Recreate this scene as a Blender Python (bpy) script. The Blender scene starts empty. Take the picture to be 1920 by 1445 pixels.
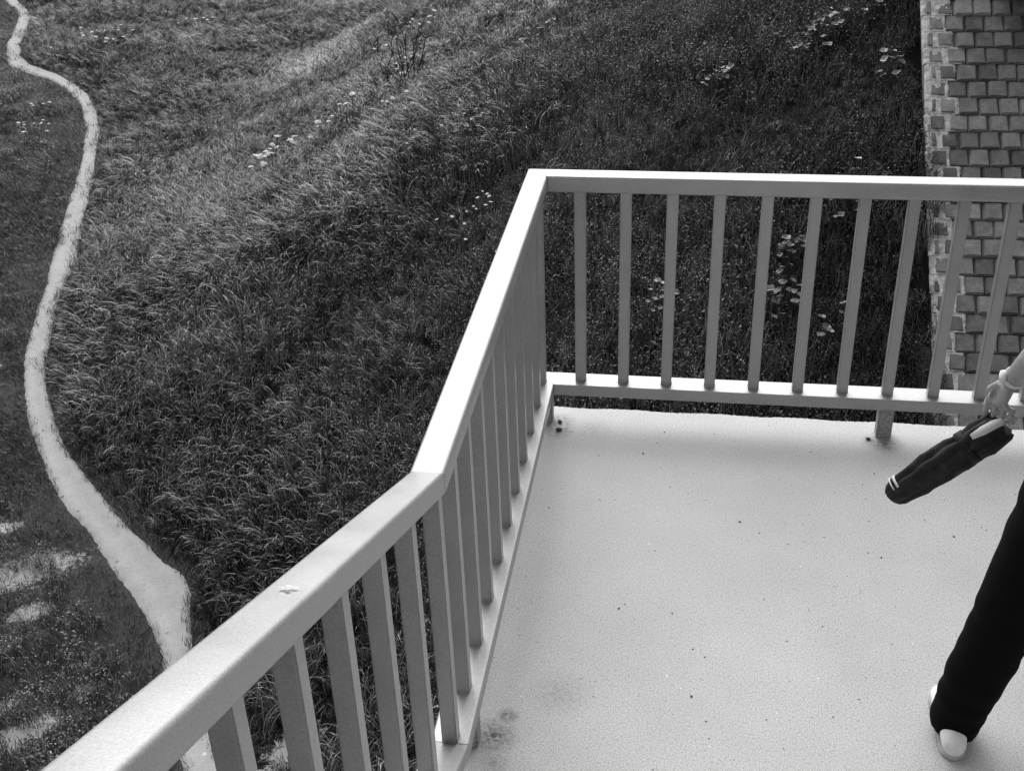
import bpy, bmesh, math, random
import numpy as np
from mathutils import Vector, Matrix, Quaternion

random.seed(7)
RNG = np.random.default_rng(11)
scene = bpy.context.scene
COL = scene.collection
rad = math.radians

# ------------------------------------------------------------------ camera
cam_d = bpy.data.cameras.new('camera')
cam = bpy.data.objects.new('camera', cam_d)
COL.objects.link(cam)
CAM = Vector((0.63767, -2.26630, 2.68697))
PITCH, ROLL, YAW = rad(30.2594), rad(2.1979), rad(-9.6081)
fwd = Vector((math.sin(YAW) * math.cos(PITCH), math.cos(YAW) * math.cos(PITCH), -math.sin(PITCH)))
r0 = Vector((math.cos(YAW), -math.sin(YAW), 0))
d0 = fwd.cross(r0)
rgt = math.cos(ROLL) * r0 + math.sin(ROLL) * d0
dwn = -math.sin(ROLL) * r0 + math.cos(ROLL) * d0
m = Matrix((rgt, -dwn, -fwd)).transposed().to_4x4()
m.translation = CAM
cam.matrix_world = m
cam_d.sensor_fit = 'HORIZONTAL'
cam_d.sensor_width = 36
cam_d.lens = 2230.39 / 1920 * 36
cam_d.clip_start = 0.05
cam_d.clip_end = 2000
scene.camera = cam

# ------------------------------------------------------------------ sky and sun (overcast, black-and-white film)
SUN_EL, SUN_AZ = rad(42), rad(-12)          # azimuth from +Y towards +X
world = bpy.data.worlds.new('World')
scene.world = world
world.use_nodes = True
wn, wl = world.node_tree.nodes, world.node_tree.links
wn.clear()
sky = wn.new('ShaderNodeTexSky')
sky.sky_type = 'NISHITA'
sky.sun_disc = False
sky.sun_elevation = SUN_EL
sky.sun_rotation = SUN_AZ
sky.dust_density = 4.0
sky.air_density = 1.0
bw = wn.new('ShaderNodeRGBToBW')
bg = wn.new('ShaderNodeBackground')
bg.inputs['Strength'].default_value = 0.125
wo = wn.new('ShaderNodeOutputWorld')
wl.new(sky.outputs[0], bw.inputs[0])
wl.new(bw.outputs[0], bg.inputs['Color'])
wl.new(bg.outputs[0], wo.inputs['Surface'])

sun_d = bpy.data.lights.new('sun', 'SUN')
sun_d.energy = 1.25
sun_d.angle = rad(75)
sun_d.color = (1, 1, 1)
sun = bpy.data.objects.new('sun', sun_d)
COL.objects.link(sun)
sdir = Vector((math.sin(SUN_AZ) * math.cos(SUN_EL), math.cos(SUN_AZ) * math.cos(SUN_EL), math.sin(SUN_EL)))
sun.rotation_euler = sdir.to_track_quat('Z', 'Y').to_euler()
sun.location = sdir * 30

vs = scene.view_settings
vs.view_transform = 'Standard'
vs.look = 'None'
vs.exposure = 0.68
vs.gamma = 1.0
vs.use_curve_mapping = False
scene.cycles.max_bounces = 6
scene.cycles.diffuse_bounces = 3
scene.cycles.glossy_bounces = 3
scene.cycles.transparent_max_bounces = 4

# ------------------------------------------------------------------ helpers
def new_mat(name):
    mt = bpy.data.materials.new(name)
    mt.use_nodes = True
    nt = mt.node_tree
    return mt, nt, nt.nodes['Principled BSDF']

def node(nt, typ, **kw):
    n = nt.nodes.new(typ)
    for k, v in kw.items():
        if k.startswith('i_'):
            key = k[2:]
            key = int(key) if key.isdigit() else key.replace('_', ' ')
            n.inputs[key].default_value = v
        else:
            setattr(n, k, v)
    return n

def grey(v, a=1.0):
    return (v, v, v, a)

def ramp(nt, src, stops, interp='LINEAR'):
    r = nt.nodes.new('ShaderNodeValToRGB')
    r.color_ramp.interpolation = interp
    e = r.color_ramp.elements
    while len(e) < len(stops):
        e.new(0.5)
    for el, (p, v) in zip(e, stops):
        el.position = p
        el.color = grey(v)
    nt.links.new(src, r.inputs[0])
    return r.outputs[0]

def mix(nt, fac, a, b, blend='MIX'):
    n = nt.nodes.new('ShaderNodeMix')
    n.data_type = 'RGBA'
    n.blend_type = blend
    for s, v in ((n.inputs[0], fac), (n.inputs[6], a), (n.inputs[7], b)):
        if hasattr(v, 'links'):
            nt.links.new(v, s)
        else:
            s.default_value = v if not isinstance(v, (int, float)) or s == n.inputs[0] else grey(v)
    return n.outputs[2]

def mathn(nt, op, a, b=0.0, clamp=False):
    n = nt.nodes.new('ShaderNodeMath')
    n.operation = op
    n.use_clamp = clamp
    for s, v in ((n.inputs[0], a), (n.inputs[1], b)):
        if hasattr(v, 'links'):
            nt.links.new(v, s)
        else:
            s.default_value = v
    return n.outputs[0]

def noise_tex(nt, scale, detail=4, rough=0.6, vec=None, dist=0.0):
    n = node(nt, 'ShaderNodeTexNoise')
    n.inputs['Scale'].default_value = scale
    n.inputs['Detail'].default_value = detail
    n.inputs['Roughness'].default_value = rough
    n.inputs['Distortion'].default_value = dist
    if vec is not None:
        nt.links.new(vec, n.inputs['Vector'])
    return n.outputs['Fac']

def obj_coord(nt):
    return nt.nodes.new('ShaderNodeTexCoord').outputs['Object']

def pos_coord(nt):
    return nt.nodes.new('ShaderNodeNewGeometry').outputs['Position']

def bump(nt, bsdf, h, strength, dist):
    b = nt.nodes.new('ShaderNodeBump')
    b.inputs['Strength'].default_value = strength
    b.inputs['Distance'].default_value = dist
    nt.links.new(h, b.inputs['Height'])
    nt.links.new(b.outputs[0], bsdf.inputs['Normal'])

def link(name, data, parent=None, mat=None, label=None, cat=None, group=None, kind=None):
    o = bpy.data.objects.new(name, data)
    COL.objects.link(o)
    if parent:
        o.parent = parent
    if mat and data is not None and not data.materials:
        data.materials.append(mat)
    for k, v in (('label', label), ('category', cat), ('group', group), ('kind', kind)):
        if v:
            o[k] = v
    return o

def bm_mesh(bm, name, smooth=False):
    me = bpy.data.meshes.new(name)
    bmesh.ops.recalc_face_normals(bm, faces=bm.faces)
    bm.to_mesh(me)
    bm.free()
    if smooth:
        me.polygons.foreach_set('use_smooth', [True] * len(me.polygons))
    return me

def py_mesh(name, v, f, smooth=False):
    me = bpy.data.meshes.new(name)
    me.from_pydata([tuple(p) for p in v], [], f)
    me.update()
    if smooth:
        me.polygons.foreach_set('use_smooth', [True] * len(me.polygons))
    return me

def vnoise(x, y, scale, seed=0):
    """smooth value noise 0..1 on arrays"""
    x = np.asarray(x, float) / scale
    y = np.asarray(y, float) / scale
    xi, yi = np.floor(x).astype(np.int64), np.floor(y).astype(np.int64)
    xf, yf = x - xi, y - yi
    def h(a, b):
        n = (a * 374761393 + b * 668265263 + seed * 1442695041) & 0xFFFFFFFF
        n = ((n ^ (n >> 13)) * 1274126177) & 0xFFFFFFFF
        return ((n ^ (n >> 16)) & 0xFFFF) / 65535.0
    u, v = xf * xf * (3 - 2 * xf), yf * yf * (3 - 2 * yf)
    return (h(xi, yi) * (1 - u) + h(xi + 1, yi) * u) * (1 - v) + (h(xi, yi + 1) * (1 - u) + h(xi + 1, yi + 1) * u) * v

def sstep(a, b, x):
    t = np.clip((np.asarray(x, float) - a) / (b - a), 0, 1)
    return t * t * (3 - 2 * t)

def tube(bm, pts, radii, seg=10, cap=True, up=None):
    """lofted tube; radii entries are r or (rx, ry)"""
    pts = [Vector(p) for p in pts]
    rings = []
    t0 = (pts[1] - pts[0]).normalized()
    ref = Vector(up) if up else (Vector((1, 0, 0)) if abs(t0.x) < 0.9 else Vector((0, 1, 0)))
    for i, p in enumerate(pts):
        t = (pts[min(i + 1, len(pts) - 1)] - pts[max(i - 1, 0)]).normalized()
        a = (ref - t * ref.dot(t)).normalized()
        ref = a
        b = t.cross(a)
        r = radii[i]
        rx, ry = r if isinstance(r, (tuple, list)) else (r, r)
        rings.append([bm.verts.new(p + a * rx * math.cos(2 * math.pi * k / seg) + b * ry * math.sin(2 * math.pi * k / seg)) for k in range(seg)])
    for i in range(len(rings) - 1):
        for k in range(seg):
            bm.faces.new((rings[i][k], rings[i][(k + 1) % seg], rings[i + 1][(k + 1) % seg], rings[i + 1][k]))
    if cap:
        bm.faces.new(rings[0][::-1])
        bm.faces.new(rings[-1])
    return rings

def ball(bm, c, rx, ry=None, rz=None, u=14, v=10, rot=None):
    mt = Matrix.Translation(Vector(c)) @ (rot if rot else Matrix.Identity(4)) @ Matrix.Diagonal((rx, ry or rx, rz or rx, 1))
    bmesh.ops.create_uvsphere(bm, u_segments=u, v_segments=v, radius=1, matrix=mt)

# ------------------------------------------------------------------ materials
def mat_paint():
    mt, nt, b = new_mat('silver_grey_paint')
    oc = pos_coord(nt)
    big = noise_tex(nt, 6, 5, 0.6, oc)
    fine = noise_tex(nt, 260, 3, 0.8, oc)
    c = ramp(nt, big, [(0.3, 0.345), (0.7, 0.40)])
    c2 = ramp(nt, fine, [(0.3, 0.76), (0.7, 1.18)])
    col = mix(nt, 1.0, c, c2, 'MULTIPLY')
    spots = ramp(nt, noise_tex(nt, 38, 3, 0.7, oc), [(0.20, 0.55), (0.29, 1.0)])
    col = mix(nt, 1.0, col, spots, 'MULTIPLY')
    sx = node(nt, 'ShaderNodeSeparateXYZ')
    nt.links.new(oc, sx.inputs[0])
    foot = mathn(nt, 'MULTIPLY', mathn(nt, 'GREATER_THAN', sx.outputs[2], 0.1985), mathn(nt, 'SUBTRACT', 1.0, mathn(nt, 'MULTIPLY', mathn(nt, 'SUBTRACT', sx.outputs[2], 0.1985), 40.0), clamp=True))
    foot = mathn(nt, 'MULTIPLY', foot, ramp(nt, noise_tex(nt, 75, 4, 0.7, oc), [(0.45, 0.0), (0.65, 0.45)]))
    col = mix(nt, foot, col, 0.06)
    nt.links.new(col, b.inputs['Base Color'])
    b.inputs['Metallic'].default_value = 0.35
    nt.links.new(ramp(nt, big, [(0.3, 0.36), (0.7, 0.46)]), b.inputs['Roughness'])
    bump(nt, b, fine, 0.2, 0.0005)
    return mt

STAINS = [(0.115, 1.985, .05, .9), (0.13, 1.93, .045, .8), (0.12, 0.22, .05, .9), (0.15, 0.305, .024, .9), (0.115, 0.26, .025, .6),
          (1.445, 1.955, .05, .75), (1.40, 1.965, .03, .6), (0.30, 0.42, .07, .3), (0.26, 1.95, .06, .3), (0.14, 0.12, .03, .4)]

def mat_deck():
    mt, nt, b = new_mat('resin_grit_coating')
    oc = pos_coord(nt)
    fine = noise_tex(nt, 230, 3, 0.85, oc)
    mid = noise_tex(nt, 90, 3, 0.7, oc)
    big = noise_tex(nt, 2.3, 5, 0.6, oc)
    c = ramp(nt, big, [(0.3, 0.46), (0.7, 0.53)])
    c = mix(nt, 1.0, c, ramp(nt, fine, [(0.30, 0.30), (0.5, 0.97), (0.70, 1.45)]), 'MULTIPLY')
    c = mix(nt, 1.0, c, ramp(nt, mid, [(0.28, 0.66), (0.44, 1.0)]), 'MULTIPLY')
    # sparse dark and white aggregate grains
    vo = node(nt, 'ShaderNodeTexVoronoi')
    vo.inputs['Scale'].default_value = 45
    nt.links.new(oc, vo.inputs['Vector'])
    sep = node(nt, 'ShaderNodeSeparateColor')
    nt.links.new(vo.outputs['Color'], sep.inputs[0])
    dot = mathn(nt, 'LESS_THAN', vo.outputs['Distance'], mathn(nt, 'MULTIPLY', sep.outputs[1], 0.17))
    dk = mathn(nt, 'MULTIPLY', dot, mathn(nt, 'LESS_THAN', sep.outputs[0], 0.05))
    wh = mathn(nt, 'MULTIPLY', dot, mathn(nt, 'GREATER_THAN', sep.outputs[0], 0.975))
    c = mix(nt, dk, c, 0.12)
    c = mix(nt, wh, c, 0.85)
    # dirt stains by the posts
    tot = None
    for (sx, sy, rr, st) in STAINS:
        sub = node(nt, 'ShaderNodeVectorMath', operation='DISTANCE')
        nt.links.new(oc, sub.inputs[0])
        sub.inputs[1].default_value = (sx, sy, 0)
        f = mathn(nt, 'MULTIPLY', mathn(nt, 'SUBTRACT', 1.0, mathn(nt, 'DIVIDE', sub.outputs['Value'], rr * 1.7), clamp=True), st)
        tot = f if tot is None else mathn(nt, 'MAXIMUM', tot, f)
    br = ramp(nt, noise_tex(nt, 55, 4, 0.75, oc), [(0.36, 0.0), (0.6, 1.0)])
    s = mathn(nt, 'MULTIPLY', tot, mathn(nt, 'ADD', br, 0.25), clamp=True)
    c = mix(nt, s, c, 0.05)
    nt.links.new(c, b.inputs['Base Color'])
    b.inputs['Roughness'].default_value = 0.62
    bump(nt, b, fine, 0.3, 0.001)
    return mt

def mat_simple(name, v, rough=0.7, metallic=0.0, nscale=60, amp=0.15, bstr=0.2, bd=0.002, spec=0.5):
    mt, nt, b = new_mat(name)
    oc = pos_coord(nt)
    n = noise_tex(nt, nscale, 4, 0.65, oc)
    nt.links.new(ramp(nt, n, [(0.3, v * (1 - amp)), (0.7, v * (1 + amp))]), b.inputs['Base Color'])
    b.inputs['Roughness'].default_value = rough
    b.inputs['Metallic'].default_value = metallic
    b.inputs['Specular IOR Level'].default_value = spec
    if bstr:
        bump(nt, b, n, bstr, bd)
    return mt

def mat_leaf(name, lo, hi, rough=0.42, spec=0.5, pscale=0.6, plo=0.6, phi=1.45, trans=0.0):
    """foliage: each tuft its own tone, drifts of paler and darker plants across the slope"""
    mt, nt, b = new_mat(name)
    oi = node(nt, 'ShaderNodeObjectInfo')
    c = ramp(nt, oi.outputs['Random'], [(0.0, lo), (0.55, (lo + hi) / 2), (1.0, hi)])
    pn = noise_tex(nt, pscale, 4, 0.6, pos_coord(nt))
    c = mix(nt, 1.0, c, ramp(nt, pn, [(0.35, plo), (0.65, phi)]), 'MULTIPLY')
    at = node(nt, 'ShaderNodeAttribute', attribute_name='tone')
    c = mix(nt, 1.0, c, at.outputs['Color'], 'MULTIPLY')
    nt.links.new(c, b.inputs['Base Color'])
    b.inputs['Roughness'].default_value = rough
    b.inputs['Specular IOR Level'].default_value = spec
    return mt

M = {}
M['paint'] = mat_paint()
M['deck'] = mat_deck()
M['concrete'] = mat_simple('weathered_concrete', 0.20, 0.85, 0, 14, 0.45, 0.5, 0.006)
M['kerb'] = mat_simple('shaded_concrete', 0.07, 0.9, 0, 9, 0.6, 0.5, 0.006)  # kerb concrete darkened: shade of overhanging grass put into the colour
M['mortar'] = mat_simple('pale_mortar', 0.60, 0.9, 0, 16, 0.5, 0.7, 0.01)
M['grass'] = mat_leaf('tall_grass_blade', 0.04, 0.10, 0.32, 0.6)
M['turf'] = mat_leaf('short_turf_blade', 0.10, 0.16, 0.45, 0.5)
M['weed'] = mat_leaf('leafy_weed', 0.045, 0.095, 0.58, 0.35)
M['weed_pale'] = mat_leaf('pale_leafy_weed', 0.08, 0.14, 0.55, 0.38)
M['pale_leaf'] = mat_leaf('pale_round_leaf', 0.13, 0.22, 0.45, 0.5)
M['petal'] = mat_simple('white_petal', 0.88, 0.6, 0, 40, 0.1, 0)
M['twig'] = mat_simple('dark_twig', 0.018, 0.8, 0, 80, 0.3, 0)
M['stem'] = mat_simple('green_stem', 0.05, 0.6, 0, 80, 0.3, 0)
M['pebble'] = mat_simple('dark_pebble', 0.035, 0.7, 0, 150, 0.5, 0.3)
M['white'] = mat_simple('white_leather', 0.75, 0.45, 0, 60, 0.05, 0.1, 0.001)
M['rubber'] = mat_simple('grey_rubber', 0.42, 0.7, 0, 60, 0.1, 0.1, 0.001)
M['strap'] = mat_simple('white_strap', 0.72, 0.6, 0, 200, 0.06, 0.1, 0.0005)
M['shirt'] = mat_simple('grey_shirt_cloth', 0.20, 0.85, 0, 200, 0.1, 0.2, 0.001)
M['hair'] = mat_simple('dark_hair', 0.02, 0.5, 0, 120, 0.4, 0.4, 0.004)

def mat_skin():
    mt, nt, b = new_mat('skin')
    n = noise_tex(nt, 60, 4, 0.6, pos_coord(nt))
    nt.links.new(ramp(nt, n, [(0.3, 0.27), (0.7, 0.37)]), b.inputs['Base Color'])
    b.inputs['Roughness'].default_value = 0.5
    b.inputs['Subsurface Weight'].default_value = 0.1
    b.inputs['Subsurface Radius'].default_value = (0.006, 0.006, 0.006)
    bump(nt, b, noise_tex(nt, 140, 4, 0.7, pos_coord(nt)), 0.35, 0.002)
    return mt
M['skin'] = mat_skin()

def mat_trousers():
    mt, nt, b = new_mat('black_pinstripe_cloth')
    oc = obj_coord(nt)
    w = node(nt, 'ShaderNodeTexWave', wave_type='BANDS', bands_direction='X')
    w.inputs['Scale'].default_value = 42
    w.inputs['Distortion'].default_value = 0.6
    w.inputs['Detail'].default_value = 1
    nt.links.new(oc, w.inputs['Vector'])
    nt.links.new(ramp(nt, w.outputs['Fac'], [(0.55, 0.0035), (0.98, 0.0045)]), b.inputs['Base Color'])
    b.inputs['Roughness'].default_value = 0.95
    b.inputs['Specular IOR Level'].default_value = 0.1
    return mt
M['trousers'] = mat_trousers()

def mat_umbrella():
    mt, nt, b = new_mat('dark_umbrella_fabric')
    oc = obj_coord(nt)
    n = noise_tex(nt, 40, 4, 0.6, oc)
    nt.links.new(ramp(nt, n, [(0.3, 0.006), (0.7, 0.03)]), b.inputs['Base Color'])
    b.inputs['Roughness'].default_value = 0.75
    b.inputs['Specular IOR Level'].default_value = 0.35
    bump(nt, b, n, 0.3, 0.004)
    return mt
M['umbrella'] = mat_umbrella()

def mat_block():
    mt, nt, b = new_mat('concrete_block')
    oc = pos_coord(nt)
    oi = node(nt, 'ShaderNodeObjectInfo')
    c = ramp(nt, oi.outputs['Random'], [(0.0, 0.12), (0.5, 0.20), (1.0, 0.29)])
    c = mix(nt, 1.0, c, ramp(nt, noise_tex(nt, 7, 5, 0.7, oc), [(0.3, 0.6), (0.7, 1.3)]), 'MULTIPLY')
    fine = noise_tex(nt, 70, 4, 0.75, oc)
    c = mix(nt, 1.0, c, ramp(nt, fine, [(0.3, 0.65), (0.7, 1.35)]), 'MULTIPLY')
    nt.links.new(c, b.inputs['Base Color'])
    b.inputs['Roughness'].default_value = 0.8
    bump(nt, b, fine, 0.5, 0.006)
    return mt
M['block'] = mat_block()

def mat_ground():
    mt, nt, b = new_mat('soil_and_thatch')
    pc = pos_coord(nt)
    at = node(nt, 'ShaderNodeAttribute', attribute_name='bare')
    n = noise_tex(nt, 13, 8, 0.85, pc)
    sn = noise_tex(nt, 5, 5, 0.7, pc)
    tf = node(nt, 'ShaderNodeAttribute', attribute_name='thatch')
    soil = mix(nt, tf.outputs['Fac'], ramp(nt, sn, [(0.3, 0.008), (0.7, 0.018)]), ramp(nt, sn, [(0.3, 0.045), (0.7, 0.085)]))
    fine = noise_tex(nt, 60, 4, 0.75, pc)
    dirt = ramp(nt, fine, [(0.3, 0.32), (0.7, 0.52)])
    f = mathn(nt, 'ADD', at.outputs['Fac'], mathn(nt, 'MULTIPLY', mathn(nt, 'SUBTRACT', n, 0.5), 2.4))
    f2 = ramp(nt, f, [(0.44, 0.0), (0.60, 1.0)])
    nt.links.new(mix(nt, f2, soil, dirt), b.inputs['Base Color'])
    b.inputs['Roughness'].default_value = 1.0
    b.inputs['Specular IOR Level'].default_value = 0.05
    bump(nt, b, n, 0.6, 0.03)
    return mt
M['ground'] = mat_ground()

def mat_path():
    mt, nt, b = new_mat('trodden_gravel')
    pc = pos_coord(nt)
    c = ramp(nt, noise_tex(nt, 3, 5, 0.65, pc), [(0.3, 0.36), (0.7, 0.44)])
    fine = noise_tex(nt, 45, 5, 0.8, pc)
    c = mix(nt, 1.0, c, ramp(nt, fine, [(0.28, 0.6), (0.5, 0.97), (0.74, 1.15)]), 'MULTIPLY')
    vo = node(nt, 'ShaderNodeTexVoronoi')
    vo.inputs['Scale'].default_value = 9
    nt.links.new(pc, vo.inputs['Vector'])
    sepc = node(nt, 'ShaderNodeSeparateColor')
    nt.links.new(vo.outputs['Color'], sepc.inputs[0])
    st = mathn(nt, 'MULTIPLY', mathn(nt, 'LESS_THAN', vo.outputs['Distance'], mathn(nt, 'MULTIPLY', sepc.outputs[1], 0.3)), mathn(nt, 'LESS_THAN', sepc.outputs[0], 0.25))
    c = mix(nt, st, c, mix(nt, sepc.outputs[2], 0.16, 0.62))
    nt.links.new(c, b.inputs['Base Color'])
    b.inputs['Roughness'].default_value = 0.92
    bump(nt, b, fine, 0.4, 0.005)
    return mt
M['path'] = mat_path()

# ------------------------------------------------------------------ terrain
G = -7.8
def softmin(a, b, k):
    h = np.clip(.5 + .5 * (b - a) / k, 0, 1)
    return b * (1 - h) + a * h - k * h * (1 - h)

def bank(x, y):
    """height of the abutment embankment above the flat meadow"""
    l = .50 * (x + 11.6 + .04 * (y - 18))
    dg = .78 * (.769 * (x + 5.8) + .639 * (y - 9.64))
    fr = .839 * (y - 4.39)
    h = softmin(softmin(l, dg, 2.0), fr, 1.0)
    h = softmin(h, 9.6 + 0 * x, 1.0)
    k = .8
    return np.where(h > k, h, np.where(h < -k, 0, (h + k) ** 2 / (4 * k)))

PATH_L = [(-36, 52), (-31, 48), (-28.35, 45.21), (-26.7, 43.31), (-26.03, 42.14), (-25.03, 39.88), (-24.31, 38.11), (-23.42, 36.39), (-22.45, 35.05), (-21.21, 34.2), (-20.41, 33.75), (-19.92, 33.3), (-19.32, 32.7), (-18.72, 31.95), (-18.0, 31.05), (-17.43, 30.02), (-16.76, 28.76), (-16.26, 27.67), (-15.48, 25.86), (-15.07, 24.81), (-14.62, 23.5), (-14.24, 22.59), (-13.83, 21.41), (-13.32, 20.16), (-13.12, 19.6), (-12.72, 18.62), (-12.42, 17.69), (-12.1, 16.83), (-11.79, 16.01), (-11.42, 15.26), (-11.05, 14.56), (-10.66, 13.89), (-10.24, 13.27), (-9.83, 12.69), (-9.38, 12.14), (-8.94, 11.63), (-8.49, 11.13), (-7.98, 10.68), (-7.51, 10.23), (-7.17, 9.86), (-6.76, 9.44), (-6.49, 9.17), (-6.22, 8.84), (-5.98, 8.52), (-5.77, 8.21), (-5.27, 7.41), (-4.79, 6.55), (-4.3, 5.5), (-3.8, 4.2)]
PATH_R = [(-35.4, 52), (-30.5, 48), (-27.87, 45.21), (-26.28, 43.31), (-25.6, 42.14), (-24.55, 39.89), (-23.86, 38.12), (-22.99, 36.6), (-22.2, 35.55), (-21.1, 34.71), (-20.6, 34.4), (-20.1, 33.95), (-19.22, 33.09), (-18.35, 32.14), (-17.62, 31.06), (-17.03, 30.04), (-16.34, 28.78), (-15.88, 27.69), (-15.28, 26.2), (-14.74, 24.98), (-14.27, 23.74), (-13.84, 22.61), (-13.4, 21.57), (-12.84, 20.19), (-12.65, 19.64), (-12.37, 18.64), (-12.05, 17.72), (-11.72, 16.85), (-11.38, 16.05), (-11.04, 15.29), (-10.66, 14.59), (-10.25, 13.93), (-9.8, 13.32), (-9.35, 12.74), (-8.88, 12.19), (-8.36, 11.69), (-7.85, 11.2), (-7.39, 10.74), (-6.86, 10.3), (-6.5, 9.93), (-6.06, 9.70), (-5.86, 9.41), (-5.80, 9.09), (-5.63, 8.79), (-5.45, 8.4), (-4.88, 7.45), (-4.36, 6.6), (-3.85, 5.5), (-3.3, 4.2)]
PL, PR = np.array(PATH_L), np.array(PATH_R)
PC = (PL + PR) / 2
PWID = np.linalg.norm(PR - PL, axis=1) / 2

def path_dist(x, y):
    """signed side and distance to the path's centre line, in half-widths beyond its edge (metres)"""
    x, y = np.asarray(x, float), np.asarray(y, float)
    best = np.full(x.shape, 1e9)
    side = np.zeros(x.shape)
    for i in range(len(PC) - 1):
        a, b = PC[i], PC[i + 1]
        ab = b - a
        t = np.clip(((x - a[0]) * ab[0] + (y - a[1]) * ab[1]) / (ab @ ab), 0, 1)
        dx, dy = x - a[0] - t * ab[0], y - a[1] - t * ab[1]
        d = np.hypot(dx, dy) - (PWID[i] * (1 - t) + PWID[i + 1] * t)
        up = d < best
        best = np.where(up, d, best)
        side = np.where(up, np.sign(ab[0] * dy - ab[1] * dx), side)   # + is the right-hand bank (east)
    return best, side

def ground_z(x, y, pd=None):
    x, y = np.asarray(x, float), np.asarray(y, float)
    if pd is None:
        pd = path_dist(x, y)[0]
    off = sstep(0.1, 1.4, pd) * (1 - sstep(2.2, 3.0, x) * sstep(-1, 0.5, bank(x, y)))
    n = .34 * (vnoise(x, y, 4.2, 3) - .45) + .16 * (vnoise(x, y, 1.3, 5) - .5) + .07 * (vnoise(x, y, .5, 9) - .5)
    far = sstep(14, 28, y)
    n = n + far * .5 * (vnoise(x * .6, y, 5.0, 21) - .45) * (1 - sstep(0.3, 1.5, bank(x, y)))
    return G + bank(x, y) + off * n

# bare earth patches: x, y, radius along, radius across
BARE = [(-8.35, 9.65, 1.3, .55), (-9.2, 10.5, .5, .25), (-6.75, 7.95, .33, .16), (-6.5, 7.5, .4, .2), (-6.9, 6.7, .9, .35), (-6.3, 6.2, .7, .3),
        (-3.6, 6.85, .55, .4), (-12.6, 16.7, .35, .12), (-12.1, 15.2, .4, .15), (-11.9, 14.2, .3, .12), (-7.9, 8.8, .6, .25), (-6.2, 7.9, .25, .1),
        (-4.1, 6.2, .5, .5), (-9.9, 9.4, .8, .2), (-13.3, 18.2, .3, .1), (-7.4, 7.1, .5, .2)]
def bare_field(x, y):
    v = np.zeros(np.shape(x))
    pd_, sd_ = path_dist(x, y)
    gate = np.where((sd_ > 0) & (y > 7.2), 0.0, 1.0)
    for bx, by, ra, rb in BARE:
        u, w = (x - bx) * .75 + (y - by) * .66, -(x - bx) * .66 + (y - by) * .75
        v = np.maximum(v, 1.0 - np.sqrt((u / (ra * .85)) ** 2 + (w / (rb * .95)) ** 2) * .8)
    return np.clip(v, 0, 1) * gate

def axis(lo, hi, st, far):
    core = np.arange(lo, hi, st)
    a, b = [lo], [hi]
    s = st
    while a[-1] > -far:
        s *= 1.6
        a.append(a[-1] - s)
    s = st
    while b[-1] < far:
        s *= 1.6
        b.append(b[-1] + s)
    return np.array(sorted(a[1:]) + list(core) + b)

def build_ground():
    xs, ys = axis(-34, 8, .15, 600), axis(2, 54, .16, 600)
    X, Y = np.meshgrid(xs, ys)
    pd = path_dist(X.ravel(), Y.ravel())[0]
    Z = ground_z(X.ravel(), Y.ravel(), pd)
    # under the stone pitching the earth lies a little lower
    Xr, Yr = X.ravel(), Y.ravel()
    Z = Z - .10 * sstep(3.19, 3.26, Xr) * sstep(7, 7.6, Yr)
    v = np.stack([Xr, Yr, Z], 1)
    nx, ny = len(xs), len(ys)
    idx = np.arange(nx * ny).reshape(ny, nx)
    f = np.stack([idx[:-1, :-1], idx[:-1, 1:], idx[1:, 1:], idx[1:, :-1]], -1).reshape(-1, 4)
    me = bpy.data.meshes.new('ground')
    me.vertices.add(len(v)); me.vertices.foreach_set('co', v.ravel())
    me.loops.add(f.size); me.loops.foreach_set('vertex_index', f.ravel())
    me.polygons.add(len(f)); me.polygons.foreach_set('loop_start', np.arange(0, f.size, 4))
    me.polygons.foreach_set('use_smooth', np.ones(len(f), bool))
    me.update(calc_edges=True); me.validate()
    a = me.attributes.new('bare', 'FLOAT', 'POINT')
    a.data.foreach_set('value', bare_field(Xr, Yr))
    a = me.attributes.new('thatch', 'FLOAT', 'POINT')
    pdd, sdd = path_dist(Xr, Yr)
    a.data.foreach_set('value', np.where((sdd < 0) | (pdd < .1), 1 - sstep(1.6, 3.2, pdd + 1.2 * (vnoise(Xr, Yr, 1.5, 77) - .5)) * sstep(11, 14, Yr), 0.0))
    link('ground', me, None, M['ground'], kind='structure')
build_ground()

def resample(P, step):
    seg = np.linalg.norm(np.diff(P, axis=0), axis=1)
    return np.concatenate([[0], np.cumsum(seg)])

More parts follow.
